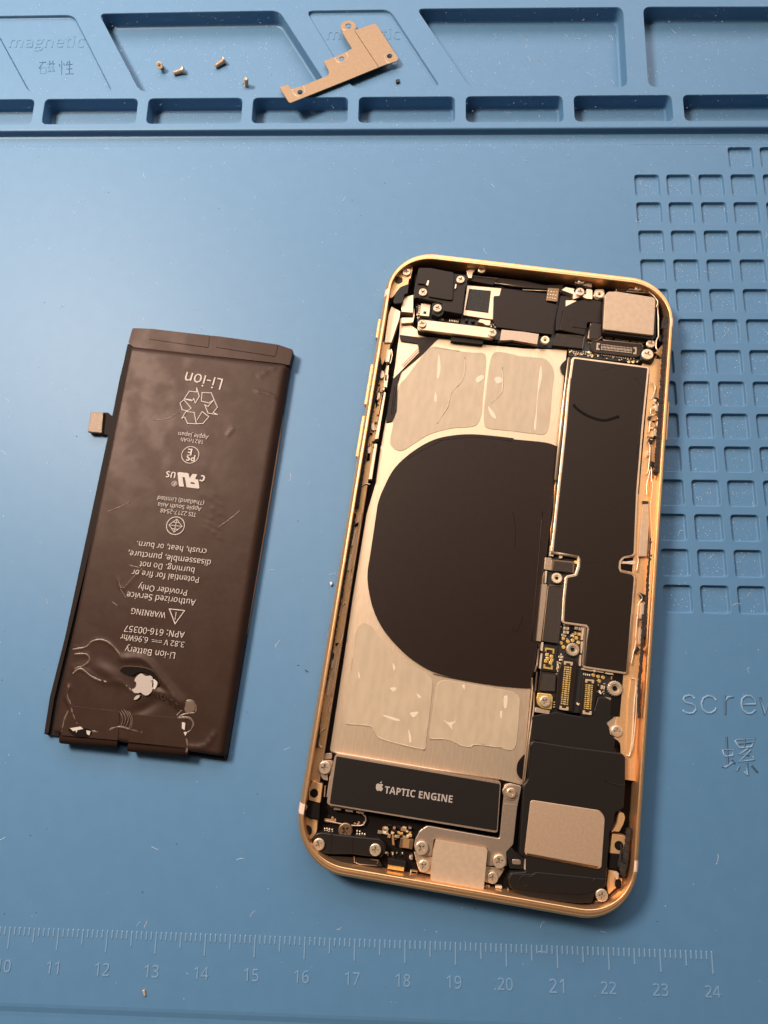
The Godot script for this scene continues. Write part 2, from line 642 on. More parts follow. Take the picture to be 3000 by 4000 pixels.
	tubes(t, "raised_lettering", [[-91.65,-209.96,-89.76,-210.04], [-90.59,-209.94,-91.51,-207.95], [-91.12,-208.2,-89.61,-208.28,-89.37,-206.44,-90.87,-206.35,-91.12,-208.2], [-89.04,-210.43,-88.66,-209.78], [-87.91,-210.52,-88.11,-209.77], [-89.34,-209.43,-87.36,-209.56],
		[-88.6,-209.27,-89,-208.18,-88.33,-208.17,-88.84,-206.93,-88.1,-207.07], [-87.63,-209.37,-88,-208.27,-87.32,-208.26,-87.8,-207.07,-87.05,-207.16], [-85.56,-210.4,-85,-205.9], [-86.07,-209.4,-85.82,-208.4], [-84.96,-209.64,-84.61,-208.89], [-83.84,-210.13,-84.19,-208.88],
		[-84.14,-209.13,-82.46,-209.27], [-83.44,-210.38,-82.92,-206.13], [-83.88,-207.73,-82.37,-207.82], [-84.1,-206.14,-81.83,-206.22]], 1.03, 0.12, "silicone")


# ---------- the phone ----------
const PW := 67.9
const PL := 138.4


func outline(d: float, seg := 14) -> PackedVector2Array:
	var q := PackedVector2Array()
	var r := 11.0 - d
	var cs := [Vector2(PW - 11, 11), Vector2(PW - 11, PL - 11), Vector2(11, PL - 11), Vector2(11, 11)]
	for k in 4:
		for i in seg + 1:
			# the rim is broader along the two short edges
			var dir := Vector2.from_angle(-PI / 2 + PI / 2 * (k + float(i) / seg))
			q.append(cs[k] + dir * (r - 0.7 * dir.y * dir.y * clampf((d - 0.95) / 0.5, 0, 1)))
	return q


const PROFILE := [[3.2, 0.0], [1.6, 0.12], [0.75, 0.6], [0.22, 1.6], [0.0, 3.0], [0.12, 4.2], [0.42, 5.2], [0.75, 5.75], [0.95, 5.97], [1.0, 5.99], [1.06, 5.92], [1.12, 6.0], [1.26, 6.0], [1.32, 5.95], [1.38, 5.99], [1.46, 5.95], [1.5, 5.85], [1.52, 1.3]]


func sweep(path_of: Callable, closed: bool, extra := 0.0) -> ArrayMesh:
	var st := begin()
	var rows := []
	for pr in PROFILE:
		var row := PackedVector3Array()
		for p: Vector2 in path_of.call(pr[0] - extra):
			row.append(v3(p, pr[1] + extra))
		rows.append(row)
	var n: int = rows[0].size()
	for i in rows.size() - 1:
		for k in n if closed else n - 1:
			var l := (k + 1) % n
			quad(st, rows[i][k], rows[i][l], rows[i + 1][l], rows[i + 1][k])
	st.generate_normals()
	return st.commit()


func band(t: Node, side: int, z0: float, z1: float) -> void:
	var f := func(d: float) -> PackedVector2Array:
		var q := PackedVector2Array()
		for i in 5:
			var z: float = lerpf(z0, z1, i / 4.0)
			var zz := clampf(z, 11.0, PL - 11.0)
			var off := z - zz
			var r := 11.0 - d
			var x := 11.0 - sqrt(maxf(r * r - off * off, 0.0)) if absf(off) > 0 else d
			q.append(Vector2(x if side < 0 else PW - x, z))
		return q
	obj(t, "antenna_band", sweep(f, false, 0.02), M.band)


func build_phone() -> void:
	var t := thing("opened_phone", "gold framed phone lying face up without its screen, inner parts exposed", "phone", Vector3(0.00460, 0, -0.15106), -7.450)
	obj(t, "frame", sweep(outline, true), M.gold)
	var st := begin()
	slab(st, outline(1.4), 0.3, 1.5)
	cap(st, outline(3.2), 0.0)
	obj(t, "back_shell", st.commit(), M.deep)
	var b: Array = [0.26,11.23,0.05,12.98,67.97,10.03,67.91,12.31,-0.5,126.01,-0.43,127.98,66.88,126.09,66.66,128.14]
	band(t, -1, b[1], b[3])
	band(t, 1, b[5], b[7])
	band(t, -1, b[9], b[11])
	band(t, 1, b[13], b[15])
	# side buttons
	for s in [[[-0.42,18.11,-0.36,23.2], -1, "mute_switch"], [[-0.44,29.77,-0.28,40.04], -1, "volume_button"], [[-0.38,42.58,-0.33,52.65], -1, "volume_button"], [[68.43,29.69,68.59,39.02], 1, "side_button"]]:
		var z0: float = s[0][1]
		var z1: float = s[0][3]
		var q := begin()
		var x := -0.4 if s[1] < 0 else PW - 0.55
		slab(q, rounded(rect(x, z0, x + 0.95, z1), 0.3), 2.2, 4.0, 0.2)
		obj(t, s[2], q.commit(), M.gold)

	# midplate and what sticks to it
	plate(t, "midplate", [4.46,16.13,9.33,18.9,14.29,19.93,25.09,20.41,34.75,20.12,44.57,19.05,44.57,43.03,44.96,50.94,44.48,69.11,44.43,87.24,44.13,95.07,44.35,116.41,39.85,116.03,26.48,116.67,4.26,115.91,4.12,97.27,3.88,83.99,3.99,64.95,4.92,57.71,4.78,49.46,5.15,31.74,4.91,20.82], 1.2, 2.0, "silver", 0.4)
	blob(t, "charging_coil", [34.16,42.65,25.32,42.99,19.28,44.37,15.32,46.37,11.34,49.93,8.45,53.96,6.91,58.53,6.2,61.92,6.17,64.7,6.25,73.08,6.29,77.92,7.11,81.63,8.99,86.08,11.96,90.06,16.23,93.56,19.77,95.53,23.41,96.79,28.1,97.42,23.32,97.17,26.71,97.42,32.24,97.6,38.1,97.51,43.7,97.07,44,96.61,44.11,93.53,44.38,94.05,44.49,87.24,44.15,74.71,44.59,68.42,44.71,51.57,44.67,43.5,44.27,43.17,41.53,42.65,34.18,42.91], 2.0, 2.3, "graphite")
	tubes(t, "coil_fold", [[44.67,43.5,44.63,47.5,44.68,51.57], [44.54,68.43,43.99,74.73,44.42,87.25,44.34,94.05], [42.69,58.9,42.97,71.07,43.24,87.43], [17.83,45.62,22.97,44.11,27.85,43.42,34.24,43.42], [11.22,50.85,14.57,48.17,17.74,45.89]], 2.27, 0.12, "graphite", true, 0.7)
	tubes(t, "scratch", [[36.08,59.86,36.91,61.97,37.42,66.07,37.42,67.78], [40.74,82.27,40.74,83.43,39.63,86.02,38.81,84.87]], 2.3, 0.05, "deep", true)
	blob(t, "adhesive_residue", [13.11,22.71,16.46,22.81,19.81,22.91,22.86,22.82,25.4,22.7,26.13,24.53,26.34,28.89,26.41,32.95,26.65,37.47,26.2,39.93,24.86,41.17,20.25,42.22,15.54,44.33,12.85,46.55,10.19,48.89,8.74,49.23,7.25,48.39,6.69,47.16,6.72,44,6.75,40.8,6.73,33.79,8.13,31.14,10.53,26.4], 2.0, 2.1, "residue", 0.05)
	blob(t, "adhesive_residue", [27.87,22.08,31.9,21.94,33.45,22.2,36.98,22.07,40.04,22.29,42.07,25.08,42.11,29.41,42.25,34.75,42.17,38.99,41.35,40.68,38.91,40.9,33.98,40.94,28.57,41.05,27.42,39.75,27.03,36.89,26.95,31.52,27,25.51], 2.0, 2.1, "residue", 0.05)
	blob(t, "adhesive_residue", [7.06,88.94,9.04,89.46,11.25,91.56,14.93,94.22,18.7,96.15,16.47,95.4,19.61,96.48,21.91,97.29,23.35,98.42,23.6,99.53,23.75,104.27,23.77,108.03,23.79,111,23.72,112.58,22.07,112.56,20.5,112.44,16.95,112.06,14.58,111.87,12.83,110.65,11.89,109.67,9.17,109.87,6.83,109.98,5.9,107.96,5.83,105.12,5.8,101.29,5.81,96.43,6.16,99.41,5.97,95.34,5.74,91], 2.0, 2.12, "residue", 0.05)
	blob(t, "adhesive_residue", [25.09,98.54,26.8,98.09,32.31,98.11,38.2,98.26,40.75,98.44,42.02,99.39,42.19,100.68,42.35,105.16,42.34,107.76,42.27,108.88,41.25,110.05,37.58,109.79,35.65,109.72,34.14,109.95,33.06,110.58,31.14,110.6,29.53,110.11,27.56,109.86,26.03,110,24.72,110.3,24.33,109.62,24.33,106.07,24.41,102.27,24.4,99.99], 2.0, 2.12, "residue", 0.05)
	# raised stretched folds and whitened spots on the adhesive
	tubes(t, "adhesive_fold", [[21.02,24.41,21.45,26.83,21.23,30.15,19.12,33.43,18.7,36.99,17.44,39.83,16.78,41.52], [30.06,25.64,30.73,30.46,30.32,32.41,28.59,34.8], [19.81,22.91,16.46,22.81,13.11,22.77], [6.84,110.04,11.9,109.71,12.83,110.65,14.58,111.87,20.51,112.47,23.72,112.58], [24.53,110.33,27.57,109.9,29.53,110.15,31.14,110.64,33.06,110.6,34.14,109.99,39.49,109.77]], 2.05, 0.16, "residue", true, 0.75, 0.35)
	for s in [[28.62,28.58,29.83,28.13,30.45,29.14,29.27,29.85], [15,24.4,15.81,27.61,15.76,30.08,15.26,30.15,14.9,25.53], [15.39,33.95,15.94,35.22,15.83,36.31,15.39,35.84], [24.4,29.16,25.54,28.18,26.14,28.92,24.79,30.33], [27.94,35.69,29.63,37.32,30.02,38.59,28.68,37.72], [38.93,23.87,39.45,26.53,39.22,29.28,39,32,39.38,39.39,38.86,39.2,38.95,35.22,38.78,29.88,38.75,25.81], [14.24,107.05,17.64,107.47,17.31,107.9,14.9,107.52], [19.75,105.83,21.45,105.38,20.65,106.63,20.02,106.35], [14.78,101.46,16.13,101.25,15.66,102.09], [19.84,109.19,20.48,110.21,20.75,111.47,20.37,111.53], [26.68,106.08,27.89,106.46,29.4,106.04,28.73,106.89,28.85,107.8,27.97,107.01], [38.75,99.7,39.49,99.39,39.55,101.66,38.98,101.74], [38.32,102.79,38.68,102.54,38.82,103.84,38.44,103.89], [29.82,98.59,30.4,98.5,30.32,99.46], [14.6,96.27,15.33,97.13,15.02,97.76], [7.64,99.07,8.21,100.15,7.85,100.39], [20.55,101.72,21.62,102.32,21.06,102.6]]:
		blob(t, "whitened_adhesive", s, 2.05, 2.15, "white_film", 0.04)
	blob(t, "side_gasket", [44.68,22.11,43.85,22.64,43.33,23.81,43.83,25.11,44.63,25.68,44.87,25.51], 2.0, 2.5, "black")
	blob(t, "side_gasket", [44.45,110.56,43.48,111.26,42.94,112.43,43.02,114.06,43.69,115.04,44.48,115.36,44.75,115.23], 2.0, 2.5, "deep")
	plate(t, "antenna_flex", [5.02,20.75,9.59,20.78,14.29,20.14,11.11,24.85,6.84,29.95,6.38,33.11,7.1,39.76,6.5,42.51,5.06,42.98,4.96,38.99,5.09,32.2,10.27,24.59,9.96,23.46,9.59,22.47,5.5,22.38], 2.0, 2.35, "tape", 0.3)
	tubes(t, "flex_trace", [[13.4,20.65,10.18,24.98,7.64,28.92], [12.82,20.73,9.69,24.92,7.14,28.74], [12.23,20.81,9.19,24.73,6.64,28.55], [5.75,34.02,6.02,40.98], [6.21,33.68,6.39,40.93]], 2.36, 0.06, "black")

	scatter(t, [19.54,14.55,27.59,14.9,27.47,15.97,25.18,15.75], 16, 2.1, 2.7, ["bright", "silver_dark", "black", "bright"], 0.3)
	scatter(t, [44.95,19.29,50.99,19.43,50.83,20.55,45.08,20.66], 22, 2.4, 2.75, ["bright", "silver_dark", "black", "pad"], 0.25)
	scatter(t, [51.27,19.8,61.49,19.77,61.28,20.34,51.33,20.48], 26, 2.4, 2.75, ["bright", "silver_dark", "black"], 0.22)
	scatter(t, [7.91,12.28,8.86,12.15,8.97,16.38,8.73,16.41], 12, 2.1, 2.8, ["bright", "silver_dark"], 0.22)
	scatter(t, [18.55,132.93,24.15,132.73,23.91,133.63,18.71,133.94], 16, 1.8, 2.8, ["black", "silver_dark", "copper", "bright"], 0.35)
	scatter(t, [48.82,88.89,49.8,88.91,49.59,95.35,49.12,95.42], 26, 2.3, 2.7, ["bright", "silver_dark", "black", "pad"], 0.22)
	scatter(t, [49.03,82.49,51.98,82.38,51.99,86.14,49.06,86.26], 22, 2.3, 2.7, ["bright", "silver_dark", "black", "copper"], 0.22)
	scatter(t, [56.77,93.51,59.27,93.51,59.29,96.15,57.38,96.26], 20, 2.3, 2.7, ["bright", "silver_dark", "black"], 0.22)
	scatter(t, [64.11,29.23,65.76,29.39,65.57,40.56,64.27,39.97], 30, 2.6, 4.0, ["bright", "deep", "silver_dark", "copper", "bright"], 0.35)
	scatter(t, [1.97,30.81,3.51,30.87,3.49,52.11,2.19,51.77], 30, 2.6, 4.0, ["bright", "deep", "silver_dark", "copper", "deep"], 0.35)
	scatter(t, [5.52,128.2,13.74,128.49,13.45,129.06,5.3,129.12], 12, 1.7, 2.4, ["black", "copper", "silver_dark"], 0.3)
	scatter(t, [39,135.81,43.75,135.89,43.54,137.27,39.13,136.97], 14, 1.7, 3.0, ["bright", "copper", "black", "silver_dark"], 0.3)
	scatter(t, [41.3,3.34,51.81,3.66,51.97,5.63,42.27,5.51], 14, 2.2, 4.2, ["bright", "silver_dark", "deep", "black"], 0.4)
	left_side(t)
	right_side(t)
	top_parts(t)
	board(t)
	bottom_parts(t)


func gasket(t: Node, a: Array, h: float, r: float) -> void:
	var p := pts(a)
	for i in p.size():
		# clear of the rim on the right-hand side
		p[i].x = minf(p[i].x, 66.05)
	var q := PackedVector3Array()
	for i in p.size() - 1:
		var n := int(p[i].distance_to(p[i + 1]) / 0.35) + 1
		for k in n:
			var c := p[i].lerp(p[i + 1], float(k) / n)
			q.append(Vector3(c.x + rng.randf_range(-0.09, 0.09), h + rng.randf_range(-0.1, 0.12), c.y))
	var st := begin()
	tube_into(st, q, r, 7, 0.9, 0.22)
	st.generate_normals()
	obj(t, "torn_seal", st.commit(), M.gasket)


func left_side(t: Node) -> void:
	plate(t, "side_rail", [1.35, 23.5, 3.3, 23.5, 3.3, 122, 1.35, 122], 1.3, 3.2, "gold_shelf", 0.1)
	plate(t, "trench", [3.25, 24, 6.2, 24, 6.2, 118, 3.25, 118], 1.5, 1.9, "deep", 0.1)
	gasket(t, [1.4,28.36,1.93,30.19,1.71,36.15,1.57,42.52,1.64,49.28,1.7,58.18,1.8,64.88], 4.4, 0.45)
	gasket(t, [1.6,65.66,1.58,75.13,1.57,82.24,1.44,89.23,1.43,94.7,1.38,101.2,1.14,106.06,1.35,111.24,1.72,115.57], 4.4, 0.4)
	for a in [[3.8,29.37,3.98,33.97,3.36,34.87,3.34,29.71], [3.68,36.17,4.07,36.25,4.03,47.49,3.32,47.73], [3.38,48.89,3.99,48.8,4.04,57.13,3.32,57.23], [2.71,25.53,3.74,25.53,3.68,28.56,2.81,28.69], [3.04,31.93,4.04,31.79,4.12,34.89,3.36,34.87],
		[2.03,69.16,2.32,69.12,2.3,72.78,1.95,72.83], [1.89,74.66,2.32,74.64,2.34,78.2,1.92,78.21], [1.83,95.75,2.25,95.74,2.25,99.2,1.83,99.21], [1.77,96.07,2.1,96.02,2.16,99.21,1.91,99.24], [1.79,101.24,2.18,101.22,2.2,104.84,1.87,104.85]]:
		plate(t, "contact_bar", a, 2.0, 3.6, "bright", 0.06)
	for a in [[3.12,65.13,2.71,69.39,2.82,72.31,2.86,78.21], [2.88,78.33,3.06,79.74,2.82,80.49,3.16,81.86], [3.27,91.88,2.99,93.75,2.6,94.5,2.76,95.84,2.7,101.04], [2.86,95.9,2.87,99.78,2.92,104.74], [2.66,104.97,2.85,106.08,2.65,106.67,3.12,108.29], [3.68,25.16,4.17,26.75,3.99,28.98], [1.91,59.28,2.75,58.4,3.85,58.37], [1.83,88.16,1.83,86.76,2.65,85.23,3.17,87.73], [2.68,111.44,1.71,112.62,1.86,114.63,2.77,115.4]]:
		tubes(t, "spring_clip", [a], 3.4, 0.13, "bright", true)
	for a in [[2.17,31.32,2.8,31.24,3,32.57,2.42,32.93], [2.36,36.72,2.88,36.78,2.81,38,2.36,38.33], [2.14,44.21,2.63,44.14,2.87,45.69,2.21,45.52], [2.2,50.22,2.63,49.77,2.84,51.17,2.31,51.24]]:
		blob(t, "solder_bead", a, 2.8, 3.9, "bright", 0.3)
	for a in [[2.78,27.72,3.23,29.03,2.76,32.65,2.3,32.99,1.73,30.89], [3.62,34.97,4.16,35.17,3.53,36.06,3.12,35.85], [2.59,34.84,2.57,39.68,2.4,40.24,1.96,37.36], [2.88,43.35,2.55,46.03,1.9,45.07], [3.8,47.69,4.33,47.87,3.23,48.81,2.66,48.37], [2.21,48.69,2.97,52.73,2.16,53.1], [2.73,67.27,2.63,68.15,1.95,68.5,1.95,67.76], [2.76,93.79,2.2,94.67,1.86,94.03]]:
		plate(t, "dark_clip", a, 2.4, 3.4, "deep", 0.1)
	for a in [[2.16,14.4,4.48,15.41,4.51,17.26,3.54,23.65,1.9,23.88,1.76,16.58], [3.97,11.88,6.94,10.68,7.49,15.38,4.74,15.49]]:
		plate(t, "gold_bracket", a, 1.5, 3.6, "silver", 0.15)
	plate(t, "gold_bracket", [4.9,16.64,7.62,16.27,7.51,13.78,7.89,15.58,7.79,17.44,5.11,18.06], 1.5, 2.9, "silver", 0.2)
	plate(t, "corner_shelf", [1.35,6.33,3.35,4.31,5.4,3.36,5.87,4.11,5.69,7.09,5.36,7.27,5.36,9.01,3.27,10.35,2.16,12.63,1.24,12.88,0.59,10.98,0.95,8.53], 1.5, 4.5, "gold_shelf", 0.5)
	plate(t, "corner_pad", [2,7.45,2.77,6.95,3.78,7.21,3.93,8.27,3.06,8.92,2.17,8.63], 4.5, 4.58, "tape", 0.3)
	plate(t, "corner_flex", [5.55,8.59,3.65,9.65,2.69,11.37,2.45,13.79,2.88,14.26,4.73,13.75,4.86,11.35,5.57,11.25], 2.0, 4.7, "black", 0.5)
	screws(t, [4.52,5.7], 4.5, 1.0)


func right_side(t: Node) -> void:
	plate(t, "side_rail", [61.9, 17.5, 66.5, 17.5, 66.5, 112, 61.9, 112], 1.4, 3.0, "gold_shelf", 0.1)
	plate(t, "side_bracket", [63.96,54.37,65.58,54.14,65.56,55.72,65.6,65.82,63.89,66.07,63.8,61.19], 2.5, 3.8, "peach", 0.1)
	plate(t, "side_rim", [65.3,49.03,66.42,48.87,66.61,55.93,66.69,68.67,67.15,83.29,66.33,83.41,66.01,71.26,65.87,61.7,65.04,54.59,65.29,52.72], 3.0, 5.0, "gold_shelf", 0.1)
	gasket(t, [66.14,9.4,66.39,10.4,66.48,13.48,66.41,16.97,66.29,21.03,66.17,25.05,66.14,29.01,66.06,34.88,66.21,38.71,66,42.55,66.04,45.93,66.31,47.39], 4.7, 0.52)
	gasket(t, [65.76,9.24,65.37,11.99,66.66,11.81,65.99,12.93], 4.6, 0.5)
	gasket(t, [65.59,47.12,66.45,46.81,67.04,47.85], 4.4, 0.45)
	gasket(t, [65.9,61.88,66.05,64.16,66.02,67.45,65.82,69.99,65.95,73.71,65.75,76.2,65.87,83.47], 4.6, 0.36)
	gasket(t, [65.47,78.45,65.57,84.24,65.64,88.04,65.52,91.83,65.71,97.37,65.93,99.18,66.71,99.79], 4.6, 0.34)
	for a in [[64.94,75.98,66.02,75.81,66.02,79.39,65.05,79.41], [65.01,78.44,66.07,78.28,65.94,79.32,65.02,79.42], [65.06,81.18,65.88,81.25,65.93,84.83,65.12,84.76]]:
		plate(t, "contact_bar", a, 2.0, 3.9, "bright", 0.25, 0.2)
	for a in [[63.79,25.36,64.54,25.66,64.97,26.6,64.7,28.23,64.24,29.49], [64.83,30.2,65.73,30.07,66.01,31.61,65.93,36.13], [64.18,31.48,64.39,33.22], [64.39,34.59,64.23,37.73], [64.09,39.68,64.73,41.13,64.69,46.09,64.33,47.28], [65.1,45.47,65.41,46.18,65.55,49.74], [64.37,73.8,65.3,74.91,64.66,76.25,64.59,78.73,64.46,83.93], [64.4,78.52,64.55,84.75,64.2,86.73,63.99,89.06], [64.75,91.8,65.39,92.65,65.66,99.33,65.4,106.33], [63.69,65.81,63.9,67.06,63.69,69.37], [64.76,52.09,64.6,49.71,65.13,46.13]]:
		tubes(t, "spring_clip", [a], 3.5, 0.13, "bright", true)
	for a in [[64.95,30.89,66.04,30.94,65.94,32.14,65.22,32.24], [65.16,36.94,66.04,36.62,66.29,37.75,65.42,38.26], [64.5,29.57,65.23,29.67,64.91,30.31], [63.95,41.94,64.33,42.27,64.13,43.26]]:
		blob(t, "solder_bead", a, 2.6, 4.0, "bright", 0.3)
	for a in [[64.96,28.75,66.07,29.09,65.77,30.03,64.85,29.96], [63.82,33.65,64.72,33.53,64.41,34.35,63.87,34.43], [64.67,38.41,65.41,38.69,65.14,40.08,64.03,39.66], [64.87,44.14,65.95,44.27,65.86,45.71,65.12,45.24], [64.9,13.33,66.2,13.15,66.28,14.59,65.19,14.94], [63.88,53.52,65.64,53.4,65.44,54.22,64.18,54.27], [64.52,73.77,66.27,74.26,65.87,75.56,65.11,75.18], [64.89,85.08,65.61,85.74,64.63,86.85,64.4,86.31]]:
		plate(t, "dark_clip", a, 2.2, 3.6, "pcb", 0.15)
	plate(t, "side_trench", [61, 23, 63.6, 23, 63.2, 52, 61, 52], 1.5, 3.04, "deep", 0.1)
	plate(t, "side_trench", [60.6, 66, 63, 66, 62.6, 100, 60.6, 100], 1.5, 3.04, "deep", 0.1)
	plate(t, "gold_slot", [64.12,91.61,65.4,92.17,65.38,95.94,65.37,106.53,64.31,107.33,64.14,106.27,63.88,96.17], 1.8, 3.4, "gold_shelf", 0.4)
	tubes(t, "slot_edge", [[64.01,91.9,65.19,92.38,65.18,96.32,65.13,106.25,64.26,107.2]], 3.5, 0.16, "bright", true)
	# wire bracket round the camera
	tubes(t, "wire_bracket", [[61.29,3.56,62.46,4.39,63.53,5.64,63.63,6.47,63.27,7.35], [63.68,7.16,64.02,10.29,64.3,14.64,63.88,15.79,63.91,17.41,64.6,18.66]], 5.2, 0.16, "bright")


func pins(t: Node, called: String, a: Vector2, b: Vector2, n: int, half: Vector2, h: float, m: String) -> void:
	# n short bars side by side from a to b
	var st := begin()
	var d := (b - a).normalized()
	var s := d.orthogonal()
	for i in n:
		var c := a.lerp(b, (i + 0.5) / n)
		slab(st, clean(PackedVector2Array([c - d * half.x - s * half.y, c + d * half.x - s * half.y, c + d * half.x + s * half.y, c - d * half.x + s * half.y])), h - 0.25, h, 0.03)
	obj(t, called, st.commit(), M[m])


func connector(t: Node, a: Array, base: Array, h: float, n: int, body := "pcb", pin := "pad") -> void:
	# a: the four corners of the socket, its long side from a0 to a1
	var c := Node3D.new()
	c.name = "board_connector"
	t.add_child(c, true)
	plate(c, "seal", base, h - 0.9, h - 0.05, body, 0.5, 0.1)
	var p := pts(a)
	var d := (p[1] - p[0]).normalized()
	var l := p[0].distance_to(p[1])
	var s := (p[3] - p[0]).normalized()
	var w := p[0].distance_to(p[3])
	var at := func(u: float, v: float) -> Vector2: return p[0] + d * u + s * v
	var rim := PackedVector2Array([at.call(0, 0), at.call(l, 0), at.call(l, w), at.call(0, w)])
	var st := begin()
	slab(st, rounded(rim, 0.2), h - 0.4, h, 0.04)
	obj(c, "socket", st.commit(), M.pcb)
	for e in [0, 1]:
		var u0: float = 0.0 if e == 0 else l
		var u1: float = 0.75 if e == 0 else l - 0.75
		var q := begin()
		slab(q, rounded(PackedVector2Array([at.call(u0, -0.05), at.call(u1, -0.05), at.call(u1, w * 0.24), at.call((u0 + u1) / 2, w * 0.24), at.call((u0 + u1) / 2, w * 0.76), at.call(u1, w * 0.76), at.call(u1, w + 0.05), at.call(u0, w + 0.05)]), 0.12), h - 0.3, h + 0.14, 0.05)
		obj(c, "end_cap", q.commit(), M.peach)
	for v in [0.16, 0.42, 0.58, 0.84]:
		pins(c, "pin_row", at.call(1.0, w * v), at.call(l - 1.0, w * v), n, Vector2((l - 2.0) / n * 0.3, w * 0.085), h + 0.1, pin)


func top_parts(t: Node) -> void:
	plate(t, "upper_bracket", [6.3,4.27,20.33,3.22,33.01,4.23,41.85,4.51,51.93,5.45,52.73,18.54,44.74,19.22,34.62,19.56,24.98,19.85,9.36,19.11,7.27,11.18], 1.5, 2.2, "pcb", 0.3)
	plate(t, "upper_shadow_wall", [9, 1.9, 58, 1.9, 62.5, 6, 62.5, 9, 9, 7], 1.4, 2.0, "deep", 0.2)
	# earpiece bar along the top edge
	plate(t, "earpiece_bar", [20.24,3.45,32.7,3.4,37.43,3.96,41.97,3.21,41.59,4.69,29.87,5.4,26.14,4.54,25.29,5.46,19.96,5.1], 2.0, 3.4, "tape", 0.2)
	tubes(t, "earpiece_edge", [[20.26,3.84,26.26,3.71,25.69,5,32.85,5.11,32.46,5.9,41.59,5.1]], 3.5, 0.12, "silver_dark")
	plate(t, "gold_clip", [18.71,3.03,20.22,1.62,20.78,2.22,20.2,3.38,20.12,4.73,19.29,4.84], 2.0, 4.0, "silver", 0.15)
	screws(t, [22.21,2.5,45.91,2.2,59.25,2.24], 4.1, 0.85)
	plate(t, "screw_tab", [21.19,1.69,23.1,1.57,23.48,2.73,21.33,2.88], 3.0, 4.1, "silver_dark", 0.3)
	plate(t, "screw_tab", [44.54,1.68,47.06,1.34,48.44,2.59,48.51,3.44,47.23,3.32,44.39,2.85], 3.0, 4.1, "silver_dark", 0.3)
	plate(t, "screw_tab", [57.77,1.91,61.07,2.32,60.9,3.48,56.37,3.52], 3.0, 4.1, "silver_dark", 0.3)
	# front camera and sensor block
	plate(t, "sensor_module", [7.19,4,10.04,3.67,15.52,4.1,15.81,4.47,19.05,4.44,19.3,7.47,18.98,7.78,19.02,14.74,14.49,14.49,14.13,12.65,11.21,12.21,7.34,11.93,6.9,10.19,7.1,5.09], 2.0, 4.6, "tape", 0.3, 0.12)
	plate(t, "sensor_cover", [7.33,4.24,9.94,3.95,15.66,4.42,15.92,5.51,16.35,11.67,15.17,11.75,10.62,11.52,9.99,8.69,9,8.43,7.57,8.49,7.14,5.07], 4.6, 5.0, "tape", 0.35, 0.1)
	for a in [[9.81,7.39,10.17,7.39,10.11,8.68,9.63,8.69], [16.43,7.52,16.75,7.55,16.7,8.67,16.4,8.58]]:
		plate(t, "solder_tab", a, 4.6, 5.1, "bright", 0.05)
	plate(t, "screw_tab", [11.63,12.73,12.89,12.3,14.39,12.88,14.7,15.19,13.64,16.12,11.9,15.57], 2.0, 4.4, "black", 0.4)
	screws(t, [17.54,6.03,9.17,10.52,13.12,14.14], 4.55, 1.0)
	plate(t, "white_chip", [9.01,12.54,11.26,12.61,11.31,15.61,9.18,15.63], 2.0, 3.3, "silver", 0.08)
	plate(t, "chip_window", [9.88,14.46,10.61,14.49,10.56,15.16,9.85,15.12], 3.2, 3.33, "tape", 0.03)
	for a in [[9.55,11.9,9.79,11.93,11.28,12.2], [8.71,12.82,8.93,15.44], [12.7,15.59,14.89,15.82], [16.09,15.79,18.49,15.85]]:
		var p := pts(a)
		pins(t, "passive_row", p[0], p[p.size() - 1], 6, Vector2(0.1, 0.22), 2.9, "bright")
	for a in [[19.82,15.13,20.25,14.8,20.79,15.26,20.13,15.74], [21.26,15.19,22.18,14.94,22.36,15.44,21.56,15.68], [18.16,15.22,18.88,15.25,18.81,15.66,18.09,15.62]]:
		plate(t, "small_coil", a, 2.2, 3.2, "black", 0.15)
	# bright clamp bar over the cable plugs
	plate(t, "clamp_bar", [9.98,17.1,11.41,17.09,25.23,17.03,26.66,17.17,27.71,18.18,26.95,19.7,25.44,19.78,11.54,19.82,9.89,19.89,8.89,18.68], 2.8, 4.2, "silver", 0.4, 0.15)
	plate(t, "cable_plug", [9.13,19.3,11.78,19.47,17.26,19.5,25.29,19.31,28.36,19.28,28.2,19.94,24.92,20.13,17.34,20.13,10.93,20.23,9.47,20.04], 1.8, 3.0, "deep", 0.1)
	plate(t, "cable_fold", [17.23,19.14,24.72,19.28,24.8,20.9,17.19,21.09], 2.0, 3.1, "black", 0.15, 0.3)
	screws(t, [10.04,18.42,26.57,18.5], 4.2, 1.0)
	plate(t, "side_coupon", [23.34,14.65,25.96,14.69,25.88,16.01,24.93,16,24.16,15.59,22.96,15.49], 2.2, 3.2, "silver", 0.2)
	# processor window
	plate(t, "shield_frame", [19.28,6.15,27.55,5.85,27.18,8.97,27.42,14.21,26.01,14.27,19.31,14.05], 2.0, 3.0, "silver", 0.2)
	var cpu := plate(t, "mesh_pad", [19.87,7.08,25.07,6.91,25.14,12.68,19.6,12.61], 3.0, 3.12, "pcb", 0.05)
	var c := pts([19.87,7.08,25.07,6.91,25.14,12.68,19.6,12.61])
	var st := begin()
	for i in 15:
		for k in 15:
			var p := c[0].lerp(c[1], (i + 0.6) / 15.2).lerp(c[3].lerp(c[2], (i + 0.6) / 15.2), (k + 0.6) / 15.2)
			slab(st, rect(p.x - 0.1, p.y - 0.1, p.x + 0.1, p.y + 0.1), 3.1, 3.2, 0.02)
	var dots := obj(cpu, "mesh_dots", st.commit(), M.foam)
	dots.set_meta("kind", "stuff")
	plate(t, "shield_tape", [27.41,6.05,32.98,5.84,29.95,6.05,34.07,6.07,37.92,6.13,38.52,8.33,40.7,8.52,40.57,16.34,31.09,16.38,34.07,16.2,27.61,16.22,26.43,14.77,25.87,8.31,27.23,8.07], 2.0, 3.3, "graphite", 0.3)
